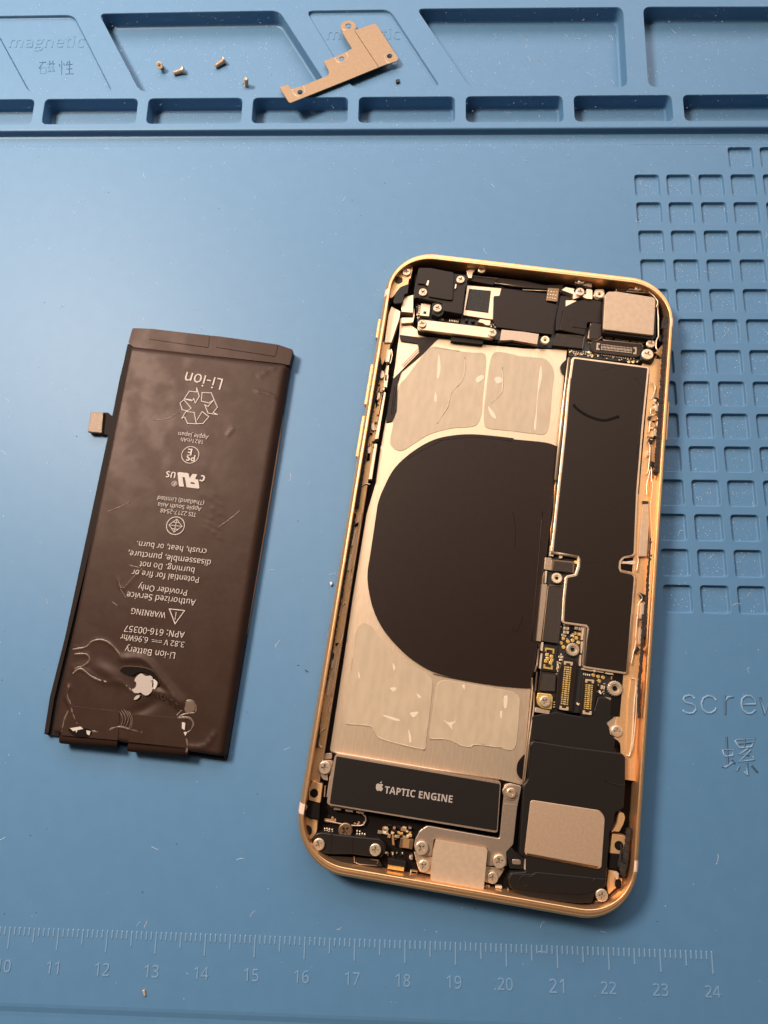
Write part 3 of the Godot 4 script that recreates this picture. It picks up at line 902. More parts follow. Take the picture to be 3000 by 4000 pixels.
	plate(t, "code_label", [28.71,16.8,34.14,16.65,37.42,16.77,37.28,19.36,31.4,19.06,28.6,19.55], 2.0, 3.4, "silver_dark", 0.05)
	plate(t, "contact_block", [38.35,4.62,41.02,4.46,40.89,7.96,38.24,7.97], 2.0, 3.6, "steel_warm", 0.2)
	var cb := pts([38.56,5.51,40.48,5.54,40.26,7.27,38.48,7.23])
	for i in 4:
		for k in 3:
			var p := cb[0].lerp(cb[1], i / 3.0).lerp(cb[3].lerp(cb[2], i / 3.0), k / 2.0)
			var bump := begin()
			slab(bump, circle(p, 0.14, 10), 3.55, 3.75, 0.06)
			obj(t, "contact_bump", bump.commit(), M.bright)
	# flex to the right of it
	plate(t, "flex_ridge", [41.58,6.18,44.25,6.11,44.18,8.11,42.33,10.05,42.04,15.13,41.17,15.25,41.03,12.47], 2.0, 3.4, "tape", 0.25, 0.2)
	plate(t, "camera_flex", [42.94,8.95,45.31,7.22,47.52,6.36,51.07,6.45,51.72,8.33,51.79,12.24,48.29,12.38,48.08,14.41,48.08,15.8,42.01,15.24,42.41,10.15], 2.0, 3.7, "graphite", 0.5, 0.15)
	plate(t, "flex_step", [44.61,12.29,48.26,12.36,48.16,14.18,44.64,14.1], 3.6, 3.8, "graphite", 0.2, 0.08)
	plate(t, "shiny_tab", [42.78,7.48,44.53,7.24,45.29,7.28,43.87,8.32,42.92,9.01], 3.3, 3.8, "bright", 0.1)
	plate(t, "bent_bracket", [41.49,5.07,42.43,4.23,44.48,4.39,44.28,4.98,44.86,5.76,47.36,5.42,47.24,4.02,48.64,4.11,48.84,6.5,47.45,6.54,46.41,6.12,44.34,7.1,44.35,5.82,42.53,5.36], 2.5, 4.1, "bright", 0.2, 0.15)
	screws(t, [45.75,5.25], 4.1, 1.05)
	screws(t, [50.48,4.89,38.98,18.3], 3.4, 1.05, "bright", "standoff", standoff_mesh)
	plate(t, "standoff_base", [49.11,4.88,49.49,3.39,51.51,3.12,51.92,5.07,50.98,6.05,49.45,5.97], 2.2, 3.4, "silver", 0.4)
	plate(t, "speckled_pad", [41.57,15.82,48.09,15.57,47.95,18.87,40.86,18.96], 2.0, 3.1, "foam", 0.15)
	tubes(t, "pad_edge", [[44.22,15.87,48.03,15.71,47.87,18.83]], 3.1, 0.1, "silver_dark")
	plate(t, "rubber_pad", [49.28,12.3,51.29,12.31,51.73,15.3,51,16.45,49.12,16.26,48.91,13.19], 2.0, 3.7, "foam", 0.3)
	plate(t, "pad_bracket", [49.12,11.77,48.75,16.28,51.04,16.66,52.2,15.53,51.81,12.25], 2.0, 3.4, "silver_dark", 0.2)
	# rear camera
	var cam := plate(t, "camera_module", [51.23,6.22,52.34,4.38,62.88,4.8,63.44,5.7,63.76,14.78,63.31,15.39,51.72,15.33,51.09,9.05], 1.6, 5.0, "black", 0.4)
	plate(cam, "camera_cover", [51.31,6.01,51.94,5.08,53.79,4.75,62.4,5.13,62.94,5.76,63.07,14.75,51.72,14.82,51.54,14.08], 5.0, 5.7, "peach", 0.35, 0.12)
	plate(t, "camera_frame", [54.07,3.26,60.36,2.99,61.32,2.29,63.73,4.52,64.12,6.72,63.41,3.43,54.12,3.83], 2, 4.4, "silver_dark", 0.1)
	for a in [[52.49,14.59,54.75,14.7,54.56,15.42,52.29,15.31], [55.15,14.92,56.78,14.97,56.7,15.68,55.07,15.62], [56.9,14.96,58.52,14.96,58.45,15.71,56.83,15.66], [58.9,14.96,60.27,14.99,60.19,15.61,58.82,15.66], [60.4,15.03,62.01,14.81,61.94,15.65,60.33,15.73]]:
		plate(t, "shield_clip", a, 2.0, 3.2, "bright", 0.08)
	plate(t, "board_edge", [48.68,16.53,52.36,15.47,61.86,15.28,62.25,17.43,61.42,19.74,63.69,20.38,45.05,20.89,44.6,18.75], 1.6, 2.5, "pcb", 0.3)
	tubes(t, "board_trim", [[52.14,13.38,52.05,15.34,52.6,15.96,61.32,15.73,61.75,16.5]], 2.9, 0.12, "bright")
	connector(t, [51,17.11,60.22,17.03,60.22,18.73,51.02,18.84], [49.81,16.31,61.01,15.88,62.09,17.1,61.46,18.83,60.02,19.44,50.58,19.51,49.72,18.25], 3.2, 22, "foam", "silver_dark")
	screws(t, [62.97,16.22], 4.0, 1.0)
	plate(t, "screw_post", [62.07,15.11,63.27,14.53,64.31,15.35,64.28,16.87,62.95,17.32,62.05,16.76], 2.0, 4.0, "deep", 0.3)
	plate(t, "screw_post", [61.23,17.42,63.94,17.32,64.24,20,63.55,20.78,60.94,20.46], 2.0, 3.9, "black", 0.3, 0.2)
	screws(t, [62.4,18.97], 3.9, 1.3, "bright", "slotted_post")
	plate(t, "gold_tab", [64.53,17.69,66.11,15.28,66.65,16.03,66.09,18.84,64.22,20.45,63.78,17.52], 2.0, 3.0, "gold_shelf", 0.2)
	for p in pts([49.48,19.33,50.31,20.04,58.85,20.51,59.81,20.4]):
		var q := begin()
		slab(q, circle(p, 0.32, 14), 2.4, 2.6, 0.03)
		obj(t, "test_pad", q.commit(), M.pad)
	for a in [[45.24,19.67,49.03,19.98], [50.75,19.6,58.75,19.74], [49.02,16.94,50.54,17.01], [45.78,20.15,48.3,20.21], [58.25,19.67,60.23,19.53]]:
		var p := pts(a)
		pins(t, "passive_row", p[0], p[1], int(p[0].distance_to(p[1]) / 0.5), Vector2(0.12, 0.16), 2.75, "silver_dark")


func scatter(t: Node, a: Array, n: int, h0: float, h1: float, kinds: Array, big := 0.4) -> void:
	var c := pts(a)
	var along := (c[1] - c[0]).angle()
	for i in n:
		var u := rng.randf()
		var p := c[0].lerp(c[1], u).lerp(c[3].lerp(c[2], u), rng.randf())
		var q := begin()
		var w := rng.randf_range(0.12, big)
		var d := rng.randf_range(0.1, big * 0.7)
		var r := PackedVector2Array()
		for v in rect(-w, -d, w, d):
			r.append(v.rotated(along + (PI / 2 if i % 3 == 0 else 0.0)) + p)
		slab(q, rounded(r, 0.05, 2), h0, rng.randf_range(h0 + 0.15, h1), 0.05)
		obj(t, "small_component", q.commit(), M[kinds[i % kinds.size()]])


func board(t: Node) -> void:
	plate(t, "logic_board", [45.01,20.79,63.98,20.78,63.55,52.4,63.56,65.65,64.53,69.57,64.41,90.55,63.73,90.54,63.16,95.95,59.39,96.72,57.74,99.97,49.81,101.19,45.39,101.31,45.75,91.35,44.44,87.12,44.36,74.82,45.09,68.57,44.78,51.33], 1.6, 2.3, "pcb", 0.2)
	var top: Array = [46.06,21.85,62.89,21.95,62.52,36.37,62.39,51.87,62.8,65.47,62.37,65.96,60.67,66.45,59.87,67.57,59.84,69.23,60.36,70.05,62.67,70.18,63.27,70.61,63.2,77.61,63.02,90.78,54.45,90.82,54.47,85.77,54.67,82.78,54.17,82.22,49.34,82.26,49.16,77.39,49.21,72.88,51.18,72.17,51.64,69.97,51.54,68.32,51.13,67.66,45.64,67.56,45.78,51.52,45.87,40.02,45.76,29.5]
	var can := rounded(pts(top), 0.3)
	var grown := clean(Geometry2D.offset_polygon(can, 0.5, Geometry2D.JOIN_ROUND)[0])
	var st := begin()
	slab(st, grown, 1.9, 3.45, 0.12)
	obj(t, "shield_can", st.commit(), M.silver)
	st = begin()
	slab(st, can, 3.4, 3.6, 0.1)
	var tape := obj(t, "shield_cover", st.commit(), M.tape)
	tubes(tape, "dent", [[46.96,33.19,47.78,34.13,50.08,35.38,52.81,36.05,54.75,35.9,57.32,34.63]], 3.56, 0.42, "deep", true, 0.22)
	tubes(tape, "crease", [[59.89,24.73,60.91,25.39,62,26.98], [52.58,24.13,55.66,22.49,56.9,22.59], [52.07,69.07,55.06,68.75], [57.86,69.05,59.13,69.1], [45.77,26.82,46.1,42.57], [62.11,28.56,62,42.87]], 3.59, 0.05, "tape", true)
	tubes(t, "can_edge", [[44.96,21.74,44.66,35.97,44.67,51.4], [45.21,67.8,47.09,67.88,51.06,67.89], [54.08,82.75,54.2,90.75], [60.48,69.72,63.03,69.93,63.42,70.58,63.28,79.89,63.18,90.94], [60.03,66.81,60.92,66.21,62.76,66.06]], 3.3, 0.34, "silver", false, 0.7)
	# notch on the right with a small sprung contact
	plate(t, "notch_floor", [60.3,66.64,64,66.21,64.3,68.91,60.37,69.02], 2.0, 2.5, "deep", 0.1)
	plate(t, "notch_contact", [60.24,67.42,61.4,67.49,63.22,66.99,63.6,67.41,63.4,67.91,61.44,67.96,60.29,68.13], 2.4, 3.1, "bright", 0.15)
	plate(t, "notch_contact", [60.31,68.37,61.34,68.26,62.17,68.45,62.96,68.22,62.99,68.69,60.23,68.9], 2.4, 2.8, "silver_dark", 0.05)
	# narrow column left of the can
	tubes(t, "solder_edge", [[44.97,51.67,44.83,52.7,45.16,58.64], [45.07,58.66,44.86,62.63,45.19,66.48]], 2.5, 0.13, "copper", false, 1.0, 0.25)
	plate(t, "solder_tab", [44.99,66.3,45.31,66.25,45.5,68.16,45.96,68.33,45.87,68.58,45.05,68.58], 2.2, 3.0, "bright", 0.05)
	blob(t, "solder_bead", [47.13,68.28,47.81,68.06,47.75,68.66,47.29,68.8], 2.3, 3.1, "bright", 0.2)
	var pad := plate(t, "flex_plug", [45.55,69.32,50.54,69.13,50.56,71.56,45.62,71.78], 2.2, 3.1, "steel_warm", 0.2)
	plate(pad, "plug_cover", [46.14,69.59,50.13,69.48,50.2,71.54,46.01,71.73], 3.0, 3.25, "foam", 0.15)
	plate(t, "side_plug", [44.17,69.05,45.58,68.96,45.68,71.73,44.26,71.69], 2.0, 2.9, "silver_dark", 0.1)
	screws(t, [47.1,73.24], 2.5, 1.2, "bright", "standoff", standoff_mesh)
	screws(t, [51.83,87.83], 2.4, 1.42, "screw", "standoff", standoff_mesh)
	screws(t, [61.08,94.44], 2.6, 1.58, "screw", "standoff", standoff_mesh)
	plate(t, "foam_block", [45.44,75.19,48.98,75.09,48.7,87.02,45.13,87.04], 2.2, 3.3, "foam", 0.15)
	plate(t, "silver_wall", [44,74.94,45.13,74.9,45.15,78.16,44.98,87.14,44.08,87.16], 2.0, 3.2, "silver_dark", 0.1, 0.3)
	tubes(t, "block_edge", [[45.25,86.86,45.36,75.47,45.65,75.01,48.86,74.95]], 3.3, 0.12, "steel_warm")
	# capacitors and test pads
	for a in [[49.52,83.29,50.66,83.25,50.68,83.83,49.51,83.91], [49.55,84.13,50.69,84.09,50.7,84.68,49.53,84.76], [51.88,82.77,52.45,82.75,52.45,83.5,51.87,83.52], [52.7,82.78,53.35,82.74,53.34,83.58,52.72,83.59], [49.48,82.52,50.54,82.48,50.59,82.93,49.49,82.99]]:
		var cap_part := plate(t, "capacitor", a, 2.3, 2.85, "silver_dark", 0.03)
		var p := pts(a)
		slabs(cap_part, "capacitor_end", [[p[0].x, p[0].y, p[0].lerp(p[1], 0.25).x, p[0].lerp(p[1], 0.25).y, p[3].lerp(p[2], 0.25).x, p[3].lerp(p[2], 0.25).y, p[3].x, p[3].y], [p[0].lerp(p[1], 0.75).x, p[0].lerp(p[1], 0.75).y, p[1].x, p[1].y, p[2].x, p[2].y, p[3].lerp(p[2], 0.75).x, p[3].lerp(p[2], 0.75).y]], 2.3, 2.9, "bright", 0.02)
	for p in pts([52.09,84.33,52.5,85.25,49.77,85.76,50.81,86.25,51.76,85.88,52.99,86.15,49.41,86.79,49.99,87.58,56.7,92.39,57.72,92.54,58.74,92.56,57.97,93.44,50.9,69.07,50.93,71.89]):
		var q := begin()
		slab(q, circle(p, 0.38, 14), 2.3, 2.5, 0.03)
		obj(t, "test_pad", q.commit(), M.pad)
	for a in [[52.65,84.08,53.35,84.06,53.35,84.66,52.65,84.7], [60.38,92.06,61.01,92.02,61.01,92.67,60.39,92.71]]:
		plate(t, "test_pad", a, 2.3, 2.5, "pad", 0.05)
	plate(t, "small_chip", [50.83,83.3,51.76,83.25,51.77,84.31,50.83,84.37], 2.3, 2.9, "deep", 0.05)
	for a in [[50.94,82.67,51.68,82.67], [49.28,85.17,50.35,85.17], [51.22,84.92,51.96,84.94], [49.38,89.62,50.11,89.64], [49.36,90.27,50,90.26], [48.9,90.66,49.26,92.21], [54.46,92.48,56.11,92.52], [49.06,89.68,49.94,89.74], [58.09,95.58,58.6,95.88], [53.74,98.6,54.24,98.81], [49.06,98.85,49.11,100.35]]:
		var p := pts(a)
		pins(t, "passive_row", p[0], p[1], maxi(3, int(p[0].distance_to(p[1]) / 0.38)), Vector2(0.1, 0.2), 2.65, "bright")
	for a in [[58.4,94.2,58.73,94.19,58.66,95.01,58.41,95], [58.88,94.22,59.17,94.23,59.13,94.94,58.85,94.95]]:
		plate(t, "capacitor", a, 2.3, 2.8, "bright", 0.05)
	# bright shield clips beside the lower can
	for a in [[53.45,82.67,53.83,82.65,53.79,85.56,53.43,85.55], [53.49,85.85,53.89,85.84,53.78,88.31,53.54,88.31], [53.41,88.69,53.7,88.68,53.77,90.96,53.48,90.95], [54.09,91.31,56.38,91.31,56.34,91.68,54.07,91.66], [56.94,91.28,58.63,91.34,58.59,91.66,56.89,91.65], [59.03,91.39,61.04,91.45,61,91.77,58.98,91.76], [44.49,71.99,44.88,72.02,44.89,74.64,44.72,74.67], [45.18,87.21,45.6,87.2,45.58,89.07,45.2,89.04], [45.3,89.59,45.63,89.62,45.62,92.76,45.24,92.65]]:
		plate(t, "shield_clip", a, 2.0, 3.0, "bright", 0.08, 0.12)
	blob(t, "solder_bead", [56.31,91.45,56.61,91.25,56.87,91.44,56.66,91.8], 2.4, 3.3, "bright", 0.2)
	# battery plug and the two screen plugs
	plate(t, "battery_plug", [45.52,87.7,48.77,87.61,48.79,92.99,45.49,93.09], 2.0, 2.7, "pcb", 0.2)
	for a in [[46.05,88.27,48,88.25,48.03,89.26,47.73,89.26,47.7,88.58,46.37,88.62,46.39,89.07,46.09,89.05], [46.1,91.72,46.42,91.71,46.43,92.18,47.7,92.25,47.71,91.72,48,91.72,48.02,92.58,46.12,92.58]]:
		plate(t, "gold_contact", a, 2.6, 3.1, "pad", 0.06)
	for p in pts([46.64,89.71,46.77,90.53,47.58,89.89,47.72,90.67,46.52,91.02,47.52,91.27]):
		plate(t, "gold_contact", [p.x - 0.34, p.y - 0.34, p.x + 0.34, p.y - 0.34, p.x + 0.34, p.y + 0.34, p.x - 0.34, p.y + 0.34], 2.6, 2.95, "pad", 0.1)
	connector(t, [51.99,90.4,51.93,100.34,50.31,100.35,50.25,90.43], [50.09,89.72,52.62,89.82,53,90.82,52.81,100.48,49.37,100.45,49.21,92.73], 3.2, 18, "tape")
	connector(t, [56.68,93.35,56.71,100.48,54.99,100.43,54.96,93.42], [54.44,92.99,57.23,93.04,57.6,93.93,57.19,100.55,54.77,101.11,54.34,99.5], 3.2, 13, "tape")
	plate(t, "dark_pad", [46.01,93.7,48.8,93.56,48.88,96.93,45.94,97.19], 2.2, 3.1, "foam", 0.15)
	tubes(t, "pad_edge", [[45.93,93.81,45.87,97.14]], 3.0, 0.14, "steel_warm")
	plate(t, "gold_lug", [45.5,97.7,48.28,97.61,48.62,98.12,48.58,100.65,46.67,100.67,45.65,100.08,45.31,99], 2.2, 3.2, "pad", 0.3)
	plate(t, "lug_tab", [45.31,100.72,48.31,100.91,48.23,101.67,45.22,101.67], 2.0, 3.0, "silver", 0.1)
	screws(t, [47.02,99.21], 3.2, 1.1)
	tubes(t, "board_wall", [[44.02,94.87,44.33,96.91,44.37,104.77,44.32,116.06], [44.78,97.6,45.03,100.95,44.75,106.56,44.62,116.19]], 2.6, 0.2, "silver", false, 1.6)
	tubes(t, "board_wall", [[44.07,95.06,44.03,96.18], [44.81,88.7,44.81,91.92,44.49,93.57], [44.97,93.49,44.96,97.46]], 2.6, 0.2, "silver_dark", false, 1.4)
	plate(t, "corner_plate", [59.26,96.49,61.35,96.43,63.04,95.95,63.95,95.43,63.78,107.29,63.51,107.42,63.31,104.81,62.52,104.29,60.97,103.7,60.67,102.28,59.95,101.55,61.2,100.62,61.53,99.92,61.47,97.88,60.83,97.04], 1.8, 2.7, "silver", 0.25)
	screws(t, [62.2,102.92], 2.7, 1.15)
	plate(t, "ribbon_cable", [49.63,100.98,54.6,101.15,57.17,100.01,57.85,96.72,59.18,96.62,60.85,97.2,61.31,98.25,61.35,100.11,59.95,101.53,60.58,102.26,60.8,103.88,62.63,104.51,63.24,105.15,63.49,107.2,52.52,107.54,45.86,107.2,44.95,107.62,44.8,102.47], 1.8, 3.0, "black", 0.4, 0.15)


func bottom_parts(t: Node) -> void:
	plate(t, "lower_flex", [3.89,122.94,6.58,125.1,41.52,127.37,44.93,127.88,62.94,130.17,63.56,133.45,60.88,136.24,46.44,138.56,29.24,137.1,18.83,137.39,7.44,136.97,3.82,134.76,3.87,127.32], 1.4, 1.8, "deep", 0.4)
	# vibration motor
	var te := plate(t, "vibration_motor", [5.62,116.23,6.45,116.01,39.65,116.26,39.71,116.71,40.06,125.57,39.53,125.74,6,125.84,5.56,125.52,5.28,121.6], 1.6, 4.1, "silver_dark", 0.3, 0.2)
	plate(te, "motor_label", [5.98,116.4,39.49,116.55,39.87,125.32,6.11,125.55], 4.1, 4.2, "black", 0.3, 0.04)
	var w: Array = [16.81,121.07,30.56,120.77,15.7,120.75]
	var ang := rad_to_deg(atan2(w[3] - w[1] , w[2] - w[0]))
	text(te, "lettering", "TAPTIC ENGINE", (w[0] + w[2]) / 2 - 0.1, (w[1] + w[3]) / 2 + 0.1, w[2] - w[0], -ang, 4.22, "print_bright", 0.03, true)
	logo(te, w[4] - 0.1, w[5] + 0.1, 1.55, -ang, 4.23, "print_bright")
	plate(t, "motor_bracket", [3.12,117.67,5.31,117.51,5.42,119.85,4.63,120.34,5.03,121.53,3.85,121.36,2.76,120.09], 2.0, 3.4, "silver_dark", 0.4)
	plate(t, "motor_ear", [2.85,117.28,3.49,116.45,4.9,116.14,5,117.31,3.1,117.61], 2.0, 2.6, "silver_dark", 0.4)
	screws(t, [3.95,118.98], 3.4, 1.28)
	tubes(t, "motor_seam", [[4.6,115.74,5.98,115.89,26.32,115.99,39.24,115.95]], 3.0, 0.2, "silver", false, 1.4)
	tubes(t, "motor_side_clip", [[5.27,117.76,5.29,119.94,5.31,124.6], [4.58,122.57,4.76,124.69]], 3.0, 0.14, "bright")
	# gold wall pieces on the left with a round hole
	plate(t, "wall_block", [1.85,121.86,4.02,122.24,4.17,125.86,1.76,125.71,1.41,123.72], 1.6, 3.6, "gold_shelf", 0.2)
	var st := begin()
	slab(st, circle(pts([2.6,124.21])[0], 0.85, 22), 3.5, 3.63, 0.02)
	obj(t, "screw_hole", st.commit(), M.deep)
	plate(t, "wall_block", [1,128.39,2.57,129.2,4.15,129.04,4.36,131.36,3.59,132.87,1.97,132.26,0.78,130.88], 1.6, 3.4, "gold_shelf", 0.3)
	st = begin()
	slab(st, circle(pts([2.35,131.42])[0], 1.05, 22), 3.3, 3.5, 0.02)
	obj(t, "screw_hole", st.commit(), M.black)
	plate(t, "dark_block", [0.82,126.17,4.19,125.82,4.52,128.85,3.09,128.81,0.86,128.55,1.61,127.37,1.41,126.79], 1.8, 4.2, "deep", 0.2)
	tubes(t, "band_stub", [[1.03,126.5,1.52,126.87,1.17,127.8]], 4.3, 0.3, "peach", true)
	# comb under the motor and the slot
	slabs(t, "motor_comb", [[7.09,126.32,8.43,126.28,8.5,126.72,6.99,126.81], [9.28,126.27,10.9,126.27,10.97,126.68,9.45,126.71], [11.57,126.27,13.19,126.26,13.16,126.69,11.64,126.68], [6.3,126.17,13.36,126.13,13.38,126.27,6.34,126.38]], 2.0, 3.0, "silver_dark", 0.08)
	tubes(t, "slot_rim", [[5.44,129.23,7.75,129.31,10.42,129.33,13.03,129,13.74,128.1,13.61,127.24,12.87,126.82]], 2.4, 0.16, "silver_dark", true)
	slabs(t, "flex_patch", [[5.36,128.93,7.83,128.81,7.76,129.53,5.37,129.55]], 1.8, 2.3, "copper", 0.1)
	# microphone cover with its two screws
	plate(t, "microphone_cover", [4.17,131.67,5.22,131.15,9.33,131.02,17.12,130.51,18.15,131.18,18.48,132.15,18.09,133.24,17.08,133.91,14.7,134.12,12.1,134.2,7.73,134.89,5.88,135.01,4.22,134.08,3.71,132.78], 1.8, 4.0, "black", 0.4, 0.2)
	tubes(t, "cover_ridge", [[7.44,131,7.73,134.4], [11.79,131.17,11.98,134.07], [17.55,130.95,18.38,131.51,18.25,133.07,17.62,133.85]], 3.98, 0.1, "tape", true)
	plate(t, "lower_step", [5.49,135.71,12.51,134.94,17.5,134.49,18.43,135.71,12.94,136.42,9.36,136.3,6.52,136.24], 1.8, 3.0, "black", 0.3, 0.2)
	tubes(t, "cover_ridge", [[12.58,134.76,12.74,135.76,13.81,136.02,17.31,135.72], [15.85,134.75,17.43,134.67,17.26,135.38]], 3.0, 0.09, "silver_dark")
	screws(t, [5.26,133.32,16.54,132.54], 3.95, 1.15)
	screws(t, [10.03,130.26], 2.6, 1.45, "steel_warm")
	for p in pts([5.78,130.81,5.86,131.24,6.25,130.74,6.32,131.17,6.73,130.75,6.8,131.18,7.3,130.75,7.43,131.17,12.35,130.21,12.38,130.73,12.92,130.21,12.95,130.73,13.45,130.53,13.5,131.08,13.99,130.57,14.01,131.06]):
		var q := begin()
		slab(q, circle(p, 0.17, 10), 1.9, 2.3, 0.05)
		obj(t, "solder_dot", q.commit(), M.bright)
	for i in 34:
		var c := pts([16.7,128.16,23.08,127.85,23.03,130.13,16.85,130.42])
		var u := rng.randf()
		var v := rng.randf()
		var p := c[0].lerp(c[1], u).lerp(c[3].lerp(c[2], u), v)
		var q := begin()
		var a := rng.randf_range(0.15, 0.5)
		var bb := rng.randf_range(0.12, 0.35)
		slab(q, rounded(rect(p.x - a, p.y - bb, p.x + a, p.y + bb), 0.08, 2), 1.8, rng.randf_range(2.2, 2.8), 0.05)
		obj(t, "small_component", q.commit(), M[["bright", "silver_dark", "copper", "black", "pad"][i % 5]])
	var sc := plate(t, "shielded_block", [21.21,129.89,23.83,129.86,23.84,131.62,21.23,131.69], 1.8, 3.1, "steel_warm", 0.08)
	plate(sc, "block_band", [21.77,129.85,23.08,129.85,23.13,131.5,21.83,131.54], 3.0, 3.2, "copper", 0.04)
	plate(t, "copper_flag", [19.6,129.21,20.23,131.55,19.75,131.45,19.43,129.93], 1.8, 2.9, "copper", 0.1)
	plate(t, "jack_block", [19.2,133.88,22.91,133.89,22.89,135,22.59,134.88,19.46,135.04], 1.8, 3.6, "black", 0.2)
	plate(t, "gold_spring", [19.56,135.1,22.71,135.06,22.69,135.83,19.42,135.84], 1.8, 3.3, "pad", 0.1, 0.15)
	slabs(t, "spring_foot", [[19.44,136.26,20.56,136.26,20.44,136.7,19.5,136.68], [20.94,136.36,22.61,136.27,22.46,136.55,20.98,136.61], [24.18,135.59,25.48,135.55,25.37,136.08,24.16,136.11], [24.12,136.45,28.01,136.43,27.92,137.12,24.42,137.26]], 1.6, 2.8, "copper", 0.1)
	# charging port: L bracket, plates, sleeve
	plate(t, "port_plate", [24.19,132.05,28.24,132.43,38.78,132.46,42.43,132.22,41.98,133.14,40.92,135.08,40.4,135.34,38.56,135.21,27.93,135.56,25.88,135.46,25.27,134.45], 1.8, 3.1, "silver", 0.3)
	plate(t, "port_bracket", [24.79,127.8,26.13,126.69,40.43,126.79,40.68,126.58,40.62,121.12,40.64,118.83,40.16,117.84,40.58,116.62,41.66,116.19,43.96,116.39,43.52,120.48,43.48,127.42,42.25,129.07,42.71,131.55,38.75,132.1,38.5,128.94,27.77,128.92,27.77,132.18,24.63,131.96,24.01,130.86,24.12,129.64], 3.0, 3.7, "silver_dark", 0.35, 0.1)
	tubes(t, "bracket_bend", [[40.82,120.19,43.52,120.15]], 3.62, 0.2, "bright", false, 0.6)
	plate(t, "port_sleeve", [28.15,128.86,38.39,128.89,38.48,136.11,38.08,136.55,28.22,136.58,28.03,135.74,27.82,131.22], 2.0, 4.7, "peach", 0.3, 0.25)
	tubes(t, "sleeve_edge", [[28.36,136.4,38.53,136.19]], 4.45, 0.22, "bright", false, 0.7)
	screws(t, [25.58,130.82,41.04,130.8], 3.7, 1.3)
	screws(t, [26.52,134.16,40.15,134.14], 3.1, 1.1)
	var washer := begin()
	slab(washer, circle(pts([41.88,117.9])[0], 1.5, 28), 3.65, 3.85, 0.06)
	obj(t, "washer", washer.commit(), M.silver_dark)
	screws(t, [41.93,117.9], 3.85, 0.95, "silver")
	plate(t, "port_flex", [42.14,129.34,43.29,128.13,44.21,128.93,46.08,129.31,46.25,131.75,43.26,131.97,42.73,130.53], 1.8, 3.4, "black", 0.2)
	plate(t, "flex_contact", [43.59,130.19,45.22,130.02,45.41,130.92,43.69,131.11], 3.3, 3.55, "silver_dark", 0.35)
	slabs(t, "pressed_contact", [[46.63,129.49,47.17,129.45,47.15,131.85,46.69,131.84], [45.98,129.34,46.43,129.3,46.43,131.55,46.02,131.53]], 2.0, 4.2, "bright", 0.08)
	slabs(t, "port_spring", [[38.74,136.12,41.04,136.18,40.33,137.22,38.86,137.2], [24,136.53,27.71,136.53,27.9,137.27,24.1,137.28]], 1.6, 2.6, "copper", 0.15)
	slabs(t, "port_spring", [[40.95,135.62,42.32,135.57,42.28,136.05,41.09,136.11], [41.15,136.6,42.24,136.51,42.22,137.19,41.23,137.26], [24.05,135.61,25.36,135.66,25.32,136.09,24.03,136.13]], 1.6, 2.8, "bright", 0.1)
	tubes(t, "antenna_strip", [[43.66,136.39,49.98,136.04], [44.3,135.61,47.58,135.67]], 2.6, 0.22, "copper", false, 1.0)
	blob(t, "solder_bead", [51.13,135.69,51.74,135.51,51.77,136.67,51.51,136.8], 2.0, 3.2, "bright", 0.25)
	# loudspeaker
	var sp := plate(t, "loudspeaker", [45.24,107.24,52.19,107.29,63.06,106.92,63.9,107.5,64.25,113.09,64.28,117.29,62.72,118.31,62.5,120.68,61.89,122.15,61.92,128.93,61.9,132.11,60.1,133.06,59.57,135.29,57.3,135.82,47.7,136.54,43.68,135.28,42.92,133.65,43.36,132.4,46.21,131.86,45.94,129.29,44.71,128.89,44.19,116.23,44.97,114.65,44.72,108.05], 1.6, 4.3, "black", 0.35, 0.2)
	plate(sp, "speaker_label", [45.84,118.53,59.62,118.37,60.66,119.5,60.73,128.7,60.13,129.05,45.99,128.77,45.67,128.31], 4.3, 4.45, "label_metal", 0.6, 0.05)
	tubes(sp, "label_fold", [[46.14,128.64,60.09,128.86]], 4.42, 0.28, "steel_warm", false, 0.35)
	plate(sp, "speaker_step", [43.54,132.51,47.65,132.02,48.25,131.51,61.84,130.59,61.69,132.11,59.89,133.06,56.78,134.22,47.96,134.98,43.63,135.01,43.13,133.75], 4.2, 4.5, "black", 0.4, 0.12)
	tubes(sp, "moulded_ring", [[47.83,132.13,46.97,132.6,45.88,132.53,45.23,133.22,45.14,134.07], [46.97,133.44,46.77,134.14,46.17,134.4], [58.54,131.09,59.18,131.32,59.76,130.72]], 4.5, 0.09, "tape", true)
	tubes(sp, "moulded_ridge", [[60.06,112.47,61.57,112.94,64.25,113.05], [44.88,108.38,44.86,114.49]], 4.28, 0.12, "tape", true)
	screws(t, [61.16,133.59], 4.2, 1.15)
	# right lower corner
	plate(t, "corner_plate", [62.65,122.48,65.38,122.48,65.36,125.9,62.47,126.11], 1.6, 3.4, "gold_shelf", 0.1)
	st = begin()
	slab(st, circle(pts([64.12,124.44])[0], 0.88, 22), 3.3, 3.43, 0.02)
	obj(t, "screw_hole", st.commit(), M.deep)
	plate(t, "gold_hook", [63.6,118.22,64.41,118.18,64.75,118.99,64.48,120.24,63.78,121.81,62.69,121.82,62.35,122.13,62.83,121.36,63.31,120.43], 1.6, 4.0, "gold_shelf", 0.3)
	plate(t, "dark_block", [62.6,126.2,64.31,126.02,64.34,128.8,62.54,128.84], 1.8, 3.6, "deep", 0.1)
	gasket(t, [65.4,120.73,65.48,123.02,65.28,126.44,65.15,128.3,64.89,129.68], 4.3, 0.55)
	gasket(t, [64.95,126.82,64.64,128.72,64.49,129.07], 4.3, 0.6)
	gasket(t, [64.3,124.06,64.48,125.38,64.25,127.1,64.17,128.46], 4.0, 0.25)
